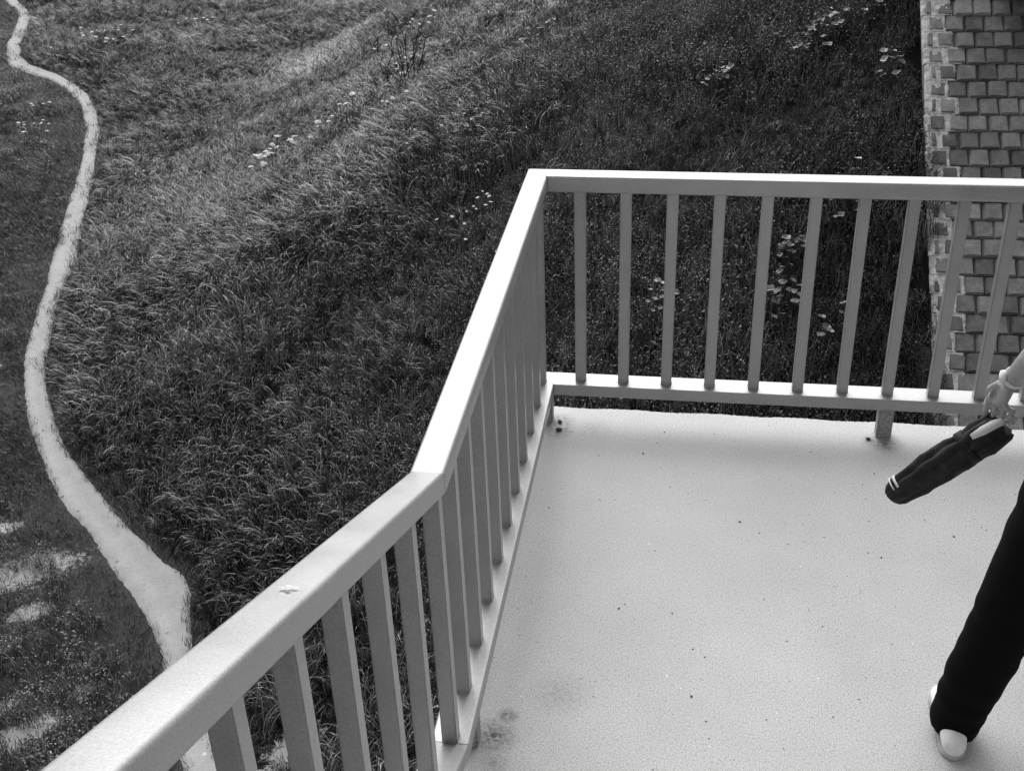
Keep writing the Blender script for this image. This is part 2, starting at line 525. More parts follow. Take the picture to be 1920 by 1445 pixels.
def build_path():
    s = resample(PC, .1)
    n = int(s[-1] / .045)
    t = np.linspace(0, s[-1], n)
    L = np.stack([np.interp(t, s, PL[:, k]) for k in (0, 1)], 1)
    R = np.stack([np.interp(t, s, PR[:, k]) for k in (0, 1)], 1)
    K = 9
    ker = np.hanning(13); ker /= ker.sum()
    for A in (L, R):
        for k in (0, 1):
            A[6:-6, k] = np.convolve(A[:, k], ker, 'valid')
    W = (R - L); wl_ = np.linalg.norm(W, axis=1)[:, None]; U = W / wl_
    jl = .06 * (vnoise(t, 0 * t, .6, 31) - .5) + .025 * (vnoise(t, 0 * t, .12, 35) - .5) + .014 * (RNG.random(n) - .5)
    jr = .06 * (vnoise(t, 0 * t, .55, 33) - .5) + .025 * (vnoise(t, 0 * t, .12, 36) - .5) + .014 * (RNG.random(n) - .5)
    Lj, Rj = L - U * (.02 + jl)[:, None], R + U * (.02 + jr)[:, None]
    rows = []
    for k in range(K):
        a = k / (K - 1)
        rows.append(Lj * (1 - a) + Rj * a)
    P = np.stack(rows, 1)                       # n, K, 2
    Z = ground_z(P[..., 0].ravel(), P[..., 1].ravel()).reshape(n, K)
    prof = np.array([-.012, .018, .024, .018, .014, .018, .024, .018, -.012])
    Z = Z + .012 + prof[None, :]
    v = np.concatenate([P, Z[..., None]], -1).reshape(-1, 3)
    idx = np.arange(n * K).reshape(n, K)
    f = np.stack([idx[:-1, :-1], idx[:-1, 1:], idx[1:, 1:], idx[1:, :-1]], -1).reshape(-1, 4)
    me = py_mesh('path', v, f.tolist(), True)
    link('path', me, None, M['path'], kind='structure')
build_path()

# ------------------------------------------------------------------ stone pitching on the embankment
TH = math.atan(.839)
SL_E = Vector((0, math.cos(TH), math.sin(TH)))       # up the slope
SL_N = Vector((0, -math.sin(TH), math.cos(TH)))      # out of the slope
def slope_pt(x, s, out=0.0):
    """s: metres up the slope from y = 8.4"""
    y = 8.4
    return Vector((x, y, G + .839 * (y - 4.39))) + SL_E * s + SL_N * out

def slope_matrix(x, s, out=0.0, tilt=0.0, spin=0.0):
    R = Matrix((Vector((1, 0, 0)), SL_E, SL_N)).transposed().to_4x4()
    return Matrix.Translation(slope_pt(x, s, out)) @ R @ Matrix.Rotation(spin, 4, 'Z') @ Matrix.Rotation(tilt, 4, 'X')

def block_mesh(w, h, seed):
    rn = random.Random(seed)
    bm = bmesh.new()
    d, c = .07, .011
    j = lambda a: rn.uniform(-a, a)
    base = [bm.verts.new((sx * w / 2, sy * h / 2, -d)) for sx, sy in ((-1, -1), (1, -1), (1, 1), (-1, 1))]
    mid = [bm.verts.new((sx * (w / 2) + j(.004), sy * (h / 2) + j(.004), (-.038 if sx < 0 else -c) + j(.004))) for sx, sy in ((-1, -1), (1, -1), (1, 1), (-1, 1))]
    top = [bm.verts.new((sx * (w / 2) - (sx * .027 if sx < 0 else c) + j(.004), sy * (h / 2 - c) + j(.005), j(.004))) for sx, sy in ((-1, -1), (1, -1), (1, 1), (-1, 1))]
    ctr = bm.verts.new((j(.02), j(.02), .004 + j(.004)))
    for a, b in ((base, mid), (mid, top)):
        for k in range(4):
            bm.faces.new((a[k], a[(k + 1) % 4], b[(k + 1) % 4], b[k]))
    for k in range(4):
        bm.faces.new((top[k], top[(k + 1) % 4], ctr))
    return bm_mesh(bm, 'block')

def build_pitching():
    X0, BW, RH = 3.25, .222, .226
    rows = 33
    root = link('paved_slope', None, None, kind='structure')
    root.location = slope_pt(X0, 0)
    inv = root.matrix_basis.inverted()
    bm = bmesh.new()
    v = [bm.verts.new(inv @ slope_pt(x, s, -.055)) for x, s in ((X0 - .02, -.4), (6.2, -.4), (6.2, rows * RH), (X0 - .02, rows * RH))]
    v2 = [bm.verts.new(inv @ slope_pt(x, s, -.16)) for x, s in ((X0 - .02, -.4), (6.2, -.4), (6.2, rows * RH), (X0 - .02, rows * RH))]
    bm.faces.new(v)
    for k in range(4):
        bm.faces.new((v[k], v[(k + 1) % 4], v2[(k + 1) % 4], v2[k]))
    link('bedding', bm_mesh(bm, 'bedding'), root, M['concrete'])
    full = [block_mesh(BW - .017, RH - .014, k) for k in range(6)]
    half = [block_mesh(BW * .5 - .045, RH - .045, 20 + k) for k in range(3)]
    small = [block_mesh(BW - .05, RH - .042, 40 + k) for k in range(5)]
    for me in full + half + small:
        me.materials.append(M['block'])
    rn = random.Random(4)
    mort = bmesh.new()
    def ridge(x, s0, s1, w, hgt, hor=False, x1=None):
        n = 12
        pr = []
        for i in range(n):
            a = i / (n - 1)
            if hor:
                c = (x + (x1 - x) * a, s0)
            else:
                c = (x + rn.uniform(-.004, .004), s0 + (s1 - s0) * a)
            ww = w * (.45 + 1.0 * rn.random())
            hh = hgt * (.1 + .9 * rn.random())
            ring = []
            for q, o in ((-.5, -.045), (-.34, .75 * hh), (0, hh), (.34, .75 * hh), (.5, -.045)):
                p = slope_pt(c[0], c[1] + q * ww, o) if hor else slope_pt(c[0] + q * ww, c[1], o)
                ring.append(mort.verts.new(inv @ p))
            pr.append(ring)
        for i in range(n - 1):
            for k in range(4):
                mort.faces.new((pr[i][k], pr[i][k + 1], pr[i + 1][k + 1], pr[i + 1][k]))
        mort.faces.new(pr[0]); mort.faces.new(pr[-1][::-1])
    for r in range(rows):
        s = (r + .5) * RH
        odd = r % 2
        x = X0 + rn.uniform(-.012, .012)
        edge_w = (.10 if odd else .21) + rn.uniform(-.02, .03)
        items = []
        # first stone narrow or full, then full ones
        first = 'half' if odd else 'full'
        wcur = BW * .5 if first == 'half' else BW
        items.append((x + wcur / 2, first))
        xc = x + wcur
        lim = 8 if odd else 7
        for k in range(lim):
            items.append((xc + BW / 2, 'full'))
            xc += BW
        for k, (cx, kind) in enumerate(items):
            me = rn.choice(half if kind == 'half' else small if k < 2 and (odd or k == 0) else full)
            o = link('block', me, root)
            near = k < 2
            lift = rn.uniform(-.008, .006) - (.006 if near else 0)
            o.matrix_basis = inv @ slope_matrix(cx + rn.uniform(-.009, .009), s + rn.uniform(-.006, .006), lift + .004,
                                                -rad(4.5) + rn.uniform(-.02, .02), rn.uniform(-.02, .02) + (rn.uniform(-.05, .05) if near else 0))
        # pale mortar bed slopped round the first stones of the row
        xe = x + wcur + BW * rn.choice((.55, .95, 1.05, 1.15)) if odd else x + wcur + BW * rn.choice((.08, .12, .5, .9))
        nx_, ns_ = max(4, int((xe - x + .05) / .022)), 11
        grid = []
        for jx in range(nx_ + 1):
            col_ = []
            for js in range(ns_ + 1):
                gx = x - .03 + (xe - x + .03) * jx / nx_
                gs = r * RH + .002 + (RH - .004) * js / ns_
                endw = .5 + .5 * math.sin(gs * 37) * math.sin(gs * 61 + 1)
                if jx == nx_: gx += .03 * (endw - .5)
                dz = -.019 + .012 * float(vnoise(np.array([gx]), np.array([gs]), .05, 90)[0]) + .004 * rn.random()
                if jx in (0, nx_): dz -= .03
                col_.append(mort.verts.new(inv @ slope_pt(gx, gs, dz)))
            grid.append(col_)
        for jx in range(nx_):
            for js in range(ns_):
                mort.faces.new((grid[jx][js], grid[jx + 1][js], grid[jx + 1][js + 1], grid[jx][js + 1]))
    bmesh.ops.recalc_face_normals(mort, faces=mort.faces)
    me = bm_mesh(mort, 'mortar', True)
    link('mortar', me, root, M['mortar'], kind='stuff')
    # kerb along the edge of the pitching
    kerb = link('kerb', None, None, kind='structure')
    kerb.location = slope_pt(3.16, 0)
    kinv = kerb.matrix_basis.inverted()
    L = .74
    for i in range(3):
        bm = bmesh.new()
        bmesh.ops.create_cube(bm, size=1, matrix=Matrix.Diagonal((.155, L - .006, .22, 1)))
        bmesh.ops.bevel(bm, geom=bm.edges[:], offset=.012, segments=2, affect='EDGES')
        o = link('kerb_stone', bm_mesh(bm, 'kerb_stone'), kerb, M['kerb'])
        o.matrix_basis = kinv @ slope_matrix(3.14, (i - .6) * L, -.100 + random.uniform(-.006, .006))
build_pitching()

def build_bridge():
    # end of the bridge the stair belongs to: out of view, its girder set low to shade the pitching's top corner
    root = link('bridge', None, None, kind='structure')
    root.location = (6.5, 12.6, .1)
    for nm, x0, x1, y0, y1, z0, z1 in (('girder', 4.06, 4.95, 12.5, 26, -.5, 1.2), ('girder', 6.6, 7.3, 12.55, 26, -.52, 1.2), ('deck_slab', 3.9, 9.5, 12.5, 26.2, 1.203, 1.45)):
        bm = bmesh.new()
        bmesh.ops.create_cube(bm, size=1, matrix=Matrix.Translation(((x0 + x1) / 2 - 6.5, (y0 + y1) / 2 - 12.6, (z0 + z1) / 2 - .1)) @ Matrix.Diagonal((x1 - x0, y1 - y0, z1 - z0, 1)))
        bmesh.ops.bevel(bm, geom=bm.edges[:], offset=.02, segments=1, affect='EDGES')
        link(nm, bm_mesh(bm, nm), root, M['concrete'])
build_bridge()

# ------------------------------------------------------------------ landing and stairs
DX0, DX1, DY0, DY1 = -.06, 3.4, -.155, 2.115
def build_landing():
    root = link('landing', None, None, kind='structure')
    bm = bmesh.new()
    n = 160
    rn = random.Random(2)
    # ragged coated edge on the two outer sides
    pts = []
    for i in range(n):
        a = i / n
        pts.append((DX0 + .004 * rn.random() + .006 * math.sin(a * 40) * rn.random(), DY0 + (DY1 - DY0) * a))
    for i in range(n * 2):
        a = i / (n * 2)
        pts.append((DX0 + (DX1 - DX0) * a, DY1 - .005 * rn.random() + .004 * math.sin(a * 60)))
    pts += [(DX1, DY1), (DX1, DY0)]
    top = [bm.verts.new((x, y, 0)) for x, y in pts]
    low = [bm.verts.new((x + (.006 if x < 0 else 0), y, -.18)) for x, y in pts]
    bm.faces.new(top)
    bm.faces.new(low[::-1])
    for k in range(len(pts)):
        bm.faces.new((top[k], top[(k + 1) % len(pts)], low[(k + 1) % len(pts)], low[k]))
    link('slab', bm_mesh(bm, 'slab'), root, M['deck'])
    bm = bmesh.new()
    tube(bm, [(1.9, .9, G - .3), (1.9, .9, -.18)], [.22, .22], 24)
    link('column', bm_mesh(bm, 'column', True), root, M['concrete'])
    st = link('stairs', None, None, kind='structure')
    RI, TR = .15, .15 / .4364
    for i in range(9):
        bm = bmesh.new()
        y1 = -.16 - i * TR
        z1 = (i + 1) * RI
        bmesh.ops.create_cube(bm, size=1, matrix=Matrix.Translation((1.15, y1 - (TR - .004) / 2, z1 - .09)) @ Matrix.Diagonal((2.2, TR - .004, .18, 1)))
        bmesh.ops.bevel(bm, geom=bm.edges[:], offset=.006, segments=1, affect='EDGES')
        link('step', bm_mesh(bm, 'step'), st, M['deck'])
build_landing()

# ------------------------------------------------------------------ railing
HT, RW, RHH, ZB, WB, LB, SLA = 1.10, .0841, .0651, .1978, .108, 2.0601, .4364
BAR = .043
def rail_bar(name, pts, width, height, root, wy=None, closed=True, bev=.010):
    """beam swept along plan points (x, y, ztop); mitred"""
    bm = bmesh.new()
    secs = []
    for i, p in enumerate(pts):
        p = Vector(p)
        dirs = []
        if i > 0: dirs.append((p - Vector(pts[i - 1])).normalized())
        if i < len(pts) - 1: dirs.append((Vector(pts[i + 1]) - p).normalized())
        d = sum(dirs, Vector()).normalized()
        secs.append((p, d))
    return bm, secs

def box_between(a, b, w, h, miter_a=0, miter_b=0, bev=.010, zdir=True):
    """beam from a to b (top centre line); cross-section w (horizontal) x h (vertical); ends plumb or mitred in plan by x shift"""
    a, b = Vector(a), Vector(b)
    d = (b - a)
    pl = Vector((d.x, d.y, 0)).normalized()
    n = Vector((pl.y, -pl.x, 0))            # right-hand side
    bm = bmesh.new()
    L = Vector((d.x, d.y, 0)).length
    slope = d.z / L
    vs_ = []
    for (base, mit) in ((a, miter_a), (b, miter_b)):
        for sx, sz in ((-1, 0), (1, 0), (1, -1), (-1, -1)):
            sh = sx * mit * w / 2
            vs_.append(bm.verts.new(base + n * sx * w / 2 + pl * sh + Vector((0, 0, sz * h + sh * slope))))
    A, B = vs_[:4], vs_[4:]
    bm.faces.new(A); bm.faces.new(B[::-1])
    lng = []
    for k in range(4):
        f = bm.faces.new((A[k], B[k], B[(k + 1) % 4], A[(k + 1) % 4]))
    es = [e for e in bm.edges if (e.verts[0] in A) != (e.verts[1] in A)]
    bmesh.ops.recalc_face_normals(bm, faces=bm.faces)
    bmesh.ops.bevel(bm, geom=es, offset=bev, segments=4, affect='EDGES', profile=.5)
    return bm

def weld_collar(bm, c, sx, sy, z):
    rn = random.Random(int(c[0] * 1000 + c[1] * 777))
    pts = []
    n = 20
    ring0, ring1 = [], []
    for k in range(n):
        a = 2 * math.pi * k / n
        q = max(abs(math.cos(a)), abs(math.sin(a)))
        ex, ey = math.cos(a) / q, math.sin(a) / q
        j = .001 + .0016 * rn.random()
        ring0.append(bm.verts.new((c[0] + ex * (sx / 2 + j), c[1] + ey * (sy / 2 + j), z(c[1] + ey * (sy / 2 + j)) + .0004)))
        ring1.append(bm.verts.new((c[0] + ex * (sx / 2 + .0004), c[1] + ey * (sy / 2 + .0004), z(c[1] + ey * sy / 2) + .0012 + .0008 * rn.random())))
    for k in range(n):
        bm.faces.new((ring0[k], ring0[(k + 1) % n], ring1[(k + 1) % n], ring1[k]))

def build_railing():
    root = link('railing', None, None, label='silver-grey painted steel railing around the landing and up the stair', cat='railing')
    root.location = (0, 0, 0)
    cx = RW / 2
    YC = LB - RW / 2
    XE, YE = 3.3, -3.3
    P = M['paint']
    def sm(bm, name):
        me = bm_mesh(bm, name, True)
        return me
    # top rails
    def add(name, bm, bevel_shade=True):
        me = bm_mesh(bm, name)
        me.polygons.foreach_set('use_smooth', [True] * len(me.polygons))
        o = link(name, me, root, P)
        try:
            me.set_sharp_from_angle(angle=rad(25))
        except Exception:
            pass
        return o
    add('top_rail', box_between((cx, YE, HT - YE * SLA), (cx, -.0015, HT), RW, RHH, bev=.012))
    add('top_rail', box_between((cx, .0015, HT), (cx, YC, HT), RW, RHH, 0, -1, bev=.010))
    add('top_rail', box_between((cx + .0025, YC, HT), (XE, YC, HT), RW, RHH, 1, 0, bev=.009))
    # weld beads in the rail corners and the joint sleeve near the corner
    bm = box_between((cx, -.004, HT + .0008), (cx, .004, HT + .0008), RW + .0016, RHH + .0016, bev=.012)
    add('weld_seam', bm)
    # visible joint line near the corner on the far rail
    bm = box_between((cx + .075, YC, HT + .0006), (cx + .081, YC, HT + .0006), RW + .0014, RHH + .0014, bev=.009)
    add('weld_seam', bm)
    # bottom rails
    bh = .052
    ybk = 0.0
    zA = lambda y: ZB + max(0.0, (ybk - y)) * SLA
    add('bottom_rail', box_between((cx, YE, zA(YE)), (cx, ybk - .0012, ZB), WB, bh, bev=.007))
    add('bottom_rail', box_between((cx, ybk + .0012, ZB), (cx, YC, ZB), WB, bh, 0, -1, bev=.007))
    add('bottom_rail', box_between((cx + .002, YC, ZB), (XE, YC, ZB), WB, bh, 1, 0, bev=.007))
    # balusters: one shared mesh per length
    def bar_mesh(h, sl_top=0.0, sl_bot=0.0):
        bm = bmesh.new()
        q = BAR / 2
        lo = [bm.verts.new((sx * q, sy * q, sy * q * sl_bot)) for sx, sy in ((-1, -1), (1, -1), (1, 1), (-1, 1))]
        hi = [bm.verts.new((sx * q, sy * q, h + sy * q * sl_top)) for sx, sy in ((-1, -1), (1, -1), (1, 1), (-1, 1))]
        for k in range(4):
            bm.faces.new((lo[k], lo[(k + 1) % 4], hi[(k + 1) % 4], hi[k]))
        es = [e for e in bm.edges if abs(e.verts[0].co.z - e.verts[1].co.z) > h / 2]
        bmesh.ops.recalc_face_normals(bm, faces=bm.faces)
        bmesh.ops.bevel(bm, geom=es, offset=.004, segments=2, affect='EDGES')
        me = bm_mesh(bm, 'baluster')
        me.materials.append(P)
        return me
    flat = bar_mesh(HT - RHH - ZB - .001)
    weld = bmesh.new()
    rn = random.Random(9)
    for k in range(11):
        y = .012 + k * .1985
        if k == 0: y = .02
        if k == 10: y = 1.985
        if y < ybk:
            zb = zA(y)
            me = bar_mesh(HT - RHH - zb - .001, 0, -SLA)
        else:
            zb, me = ZB, flat
        o = link('baluster', me, root)
        o.location = (cx, y, zb + .0005)
        weld_collar(weld, (cx, y), BAR, BAR, zA)
    for k in range(18):
        x = .2054 + k * .1763
        o = link('baluster', flat, root)
        o.location = (x, YC, ZB + .0005)
        weld_collar(weld, (x, YC), BAR, BAR, lambda y: ZB)
    slo = None
    ys = [-.235, -.475, -.715, -.945, -1.175] + [-1.405 - .23 * k for k in range(7)]
    for y in ys:
        h = (HT - RHH - y * SLA) - zA(y)
        if slo is None: slo = bar_mesh(h - .001, -SLA, -SLA)
        o = link('baluster', slo, root)
        o.location = (cx, y, zA(y) + .0005)
        weld_collar(weld, (cx, y), BAR, BAR, zA)
    me = bm_mesh(weld, 'weld_beads')
    link('weld_beads', me, root, P, kind='stuff')
    # posts under the bottom rail
    def post(x, y, dx=.06, dy=.06):
        bm = bmesh.new()
        h = ZB - bh
        bmesh.ops.create_cube(bm, size=1, matrix=Matrix.Translation((0, 0, h / 2 - .004)) @ Matrix.Diagonal((dx, dy, h + .004, 1)))
        es = [e for e in bm.edges if abs(e.verts[0].co.z - e.verts[1].co.z) > .05]
        bmesh.ops.bevel(bm, geom=es, offset=.006, segments=2, affect='EDGES')
        o = link('post', bm_mesh(bm, 'post'), root, M['post'])
        o.location = (x, y, 0)
    post(cx + .01, .20)
    post(cx + .015, YC - .01)
    post(1.447, YC + .005)
    post(2.8, YC + .005)

def mat_post():
    mt, nt, b = new_mat('grit_splashed_paint')
    pc = pos_coord(nt)
    fine = noise_tex(nt, 190, 3, 0.8, pc)
    c = ramp(nt, fine, [(0.35, 0.13), (0.5, 0.28), (0.68, 0.5)])
    nt.links.new(c, b.inputs['Base Color'])
    b.inputs['Roughness'].default_value = 0.7
    bump(nt, b, fine, 0.5, 0.003)
    return mt
M['post'] = mat_post()
build_railing()

# ------------------------------------------------------------------ grass, turf and weeds (stuff)
def blade(v, f, tone, base, az, length, width, lean, curl, segs, tn, twist=0.0):
    """one arched blade"""
    d = Vector((math.cos(az), math.sin(az), 0))
    s = Vector((-math.sin(az + twist), math.cos(az + twist), 0))
    p = Vector(base)
    ang = lean
    st = length / segs
    i0 = len(v)
    for k in range(segs + 1):
        a = k / segs
        w = width * (1 - a ** 1.6) * .5 + .0003
        if k == segs:
            v.append(p.copy()); tone.append(tn)
        else:
            v.append(p - s * w); v.append(p + s * w); tone.extend((tn, tn))
        ang2 = ang + curl * (a ** 2.2)
        p = p + (d * math.sin(ang2) + Vector((0, 0, math.cos(ang2)))) * st
    for k in range(segs - 1):
        a = i0 + 2 * k
        f.append((a, a + 1, a + 3, a + 2))
    a = i0 + 2 * (segs - 1)
    f.append((a, a + 1, a + 2))

def leaf(v, f, tone, c, nrm, az, ln, wd, tn):
    n = Vector(nrm).normalized()
    u = Vector((math.cos(az), math.sin(az), 0))
    u = (u - n * u.dot(n)).normalized()
    w = n.cross(u)
    c = Vector(c)
    i0 = len(v)
    for (a, b, o) in ((0, 0, 0), (.35, .5, .0), (.35, -.5, .0), (.75, .38, -.04), (.75, -.38, -.04), (1, 0, -.12), (.4, 0, -.06)):
        v.append(c + u * a * ln + w * b * wd + n * o * ln)
        tone.append(tn)
    for t in ((0, 6, 1), (0, 2, 6), (1, 6, 3), (6, 2, 4), (3, 6, 5), (6, 4, 5)):
        f.append(tuple(i0 + q for q in t))

def tuft_obj(name, v, f, tone, mat):
    me = py_mesh(name, v, f)
    at = me.attributes.new('tone', 'FLOAT_COLOR', 'POINT')
    at.data.foreach_set('color', np.repeat(np.array(tone)[:, None], 4, 1).astype(np.float32).ravel())
    me.materials.append(mat)
    return bpy.data.objects.new(name, me)

def tall_tuft(seed, mat, n=34, L=(.22, .5), R=.11, wid=(.006, .012), wind=0.9):
    rn = random.Random(seed)
    v, f, t = [], [], []
    for i in range(n):
        r = R * math.sqrt(rn.random()); a = rn.uniform(0, 2 * math.pi)
        az = rn.gauss(0, 1.1) if rn.random() < wind else rn.uniform(0, 6.28)
        tn = rn.choice((.35, .45, .6, .8, .9, 1.1))
        if i % 6 == 0:
            blade(v, f, t, (r * math.cos(a), r * math.sin(a), -.02), az, L[1] * rn.uniform(.85, 1.2), rn.uniform(.011, .016), rn.uniform(.0, .25), rn.uniform(1.4, 2.8), 7, rn.uniform(2.2, 4.0), rn.uniform(-.3, .3))
            continue
        blade(v, f, t, (r * math.cos(a), r * math.sin(a), -.02), az, rn.uniform(*L), rn.uniform(*wid), rn.uniform(.0, .28), rn.uniform(.6, 2.6), 6, tn, rn.uniform(-.4, .4))
    return tuft_obj('grass_tuft', v, f, t, mat)

def short_tuft(seed, mat, n=46, L=(.04, .13), R=.14):
    rn = random.Random(seed)
    v, f, t = [], [], []
    for i in range(n):
        r = R * math.sqrt(rn.random()); a = rn.uniform(0, 6.28)
        blade(v, f, t, (r * math.cos(a), r * math.sin(a), -.01), rn.gauss(0, 1.3), rn.uniform(*L), rn.uniform(.004, .008), rn.uniform(.1, .8), rn.uniform(.2, 1.2), 3, rn.choice((.25, .45, .7, 1, 1.2, 2.0)), rn.uniform(-.5, .5))
    return tuft_obj('turf_tuft', v, f, t, mat)

def weed_tuft(seed, mat, n=80, H=.26, R=.15, ls=(.014, .032), blades=16):
    rn = random.Random(seed)
    v, f, t = [], [], []
    for i in range(n):
        r = R * math.sqrt(rn.random()); a = rn.uniform(0, 6.28)
        z = H * rn.random() ** .6 * (1 - .5 * r / R)
        tilt = rn.uniform(.1, 1.35); ta = rn.uniform(0, 6.28)
        leaf(v, f, t, (r * math.cos(a), r * math.sin(a), z), (math.sin(tilt) * math.cos(ta), math.sin(tilt) * math.sin(ta), math.cos(tilt)), rn.uniform(0, 6.28),
             rn.uniform(*ls), rn.uniform(ls[0] * .45, ls[1] * .55), rn.choice((.3, .5, .7, 1, 1.3, 2.6)))
    for i in range(blades):
        r = R * math.sqrt(rn.random()); a = rn.uniform(0, 6.28)
        blade(v, f, t, (r * math.cos(a), r * math.sin(a), -.02), rn.uniform(0, 6.28), rn.uniform(.10, .30), rn.uniform(.006, .011), rn.uniform(.0, .4), rn.uniform(.2, 1.7), 4, rn.choice((.7, 1, 1.6, 2.8)), rn.uniform(-.4, .4))
    return tuft_obj('weed_tuft', v, f, t, mat)

def tuft_copy(o, mat):
    me = o.data.copy()
    me.materials.clear()
    me.materials.append(mat)
    return bpy.data.objects.new(o.name, me)

def scatter_object(name, label, cat, protos, pts, rot, scl, idx):
    """one stuff object: a point mesh that carries its tufts through geometry nodes"""
    col = bpy.data.collections.new(name + '_tufts')
    for p in protos:
        col.objects.link(p)
    me = bpy.data.meshes.new(name)
    me.vertices.add(len(pts)); me.vertices.foreach_set('co', np.asarray(pts, np.float32).ravel())
    for an, ty, arr, key in (('rot', 'FLOAT_VECTOR', rot, 'vector'), ('scl', 'FLOAT_VECTOR', scl, 'vector'), ('idx', 'INT', idx, 'value')):
        at = me.attributes.new(an, ty, 'POINT')
        at.data.foreach_set(key, np.asarray(arr, np.int32 if ty == 'INT' else np.float32).ravel())
    o = link(name, me, None, None, label=label, cat=cat, kind='stuff')
    ng = bpy.data.node_groups.new(name + '_scatter', 'GeometryNodeTree')
    ng.interface.new_socket('Geometry', in_out='INPUT', socket_type='NodeSocketGeometry')
    ng.interface.new_socket('Geometry', in_out='OUTPUT', socket_type='NodeSocketGeometry')
    gi, go = ng.nodes.new('NodeGroupInput'), ng.nodes.new('NodeGroupOutput')
    ci = ng.nodes.new('GeometryNodeCollectionInfo')
    ci.inputs['Collection'].default_value = col
    ci.inputs['Separate Children'].default_value = True
    ci.inputs['Reset Children'].default_value = True
    ip = ng.nodes.new('GeometryNodeInstanceOnPoints')
    ip.inputs['Pick Instance'].default_value = True
    def attr(n, ty):
        a = ng.nodes.new('GeometryNodeInputNamedAttribute')
        a.data_type = ty
        a.inputs['Name'].default_value = n
        return a.outputs['Attribute']
    er = ng.nodes.new('FunctionNodeEulerToRotation')
    ng.links.new(attr('rot', 'FLOAT_VECTOR'), er.inputs[0])
    ng.links.new(er.outputs[0], ip.inputs['Rotation'])
    ng.links.new(attr('scl', 'FLOAT_VECTOR'), ip.inputs['Scale'])
    ng.links.new(attr('idx', 'INT'), ip.inputs['Instance Index'])
    ng.links.new(ci.outputs[0], ip.inputs['Instance'])
    m2p = ng.nodes.new('GeometryNodeMeshToPoints')
    ng.links.new(gi.outputs[0], m2p.inputs['Mesh'])
    ng.links.new(m2p.outputs[0], ip.inputs['Points'])
    ng.links.new(ip.outputs[0], go.inputs[0])
    md = o.modifiers.new('tufts', 'NODES')
    md.node_group = ng
    return o

def in_view(x, y, z, margin=.18):
    """keeps only the part of the meadow that can be seen from about here"""
    q = np.stack([x - CAM.x, y - CAM.y, z - CAM.z], -1)
    D = q @ np.array(fwd)
    u = (q @ np.array(rgt)) / np.maximum(D, .1)
    w = (q @ np.array(dwn)) / np.maximum(D, .1)
    return (D > 2) & (np.abs(u) < .4305 + margin) & (np.abs(w) < .324 + margin), D

def sample(dens_near):
    """jittered points over the meadow; density falls with distance as blades get too fine to see"""
    out = []
    for (y0, y1, dn) in ((2.5, 14, dens_near), (14, 22, dens_near * .8), (22, 32, dens_near * .55), (32, 62, dens_near * .38)):
        st = 1 / math.sqrt(dn)
        xs = np.arange(-46, 5.0, st); ys = np.arange(y0, y1, st)
        X, Y = np.meshgrid(xs, ys)
        X = X + RNG.uniform(-.5, .5, X.shape) * st; Y = Y + RNG.uniform(-.5, .5, Y.shape) * st
        out.append(np.stack([X.ravel(), Y.ravel()], 1))
    P = np.concatenate(out)
    pd, side = path_dist(P[:, 0], P[:, 1])
    Z = ground_z(P[:, 0], P[:, 1], pd)
    ok, D = in_view(P[:, 0], P[:, 1], Z)
    ok &= ~((P[:, 0] > 3.10 + .34 * vnoise(P[:, 1], 0 * P[:, 1], .6, 91)) & (P[:, 1] > 4))
    P, pd, side, Z, D = P[ok], pd[ok], side[ok], Z[ok], D[ok]
    return P[:, 0], P[:, 1], Z, pd, side, D, bank(P[:, 0], P[:, 1])

def place(name, label, cat, protos, keep, X, Y, Z, D, scale, az, tilt=.18, zs=None, idx=None):
    x, y, z, s, a = X[keep], Y[keep], Z[keep], scale[keep], az[keep]
    n = len(x)
    rot = np.stack([RNG.normal(0, tilt, n), RNG.normal(0, tilt, n), a], 1)
    far = np.clip(D[keep] / 18, 1, 2.2)          # stouter tufts where fewer stand
    scl = np.stack([s * far ** .75, s * far ** .75, s * (zs[keep] if zs is not None else 1)], 1)
    print(name, n)
    return scatter_object(name, label, cat, protos, np.stack([x, y, z], 1), rot, scl, idx[keep] if idx is not None else RNG.integers(0, len(protos), n))

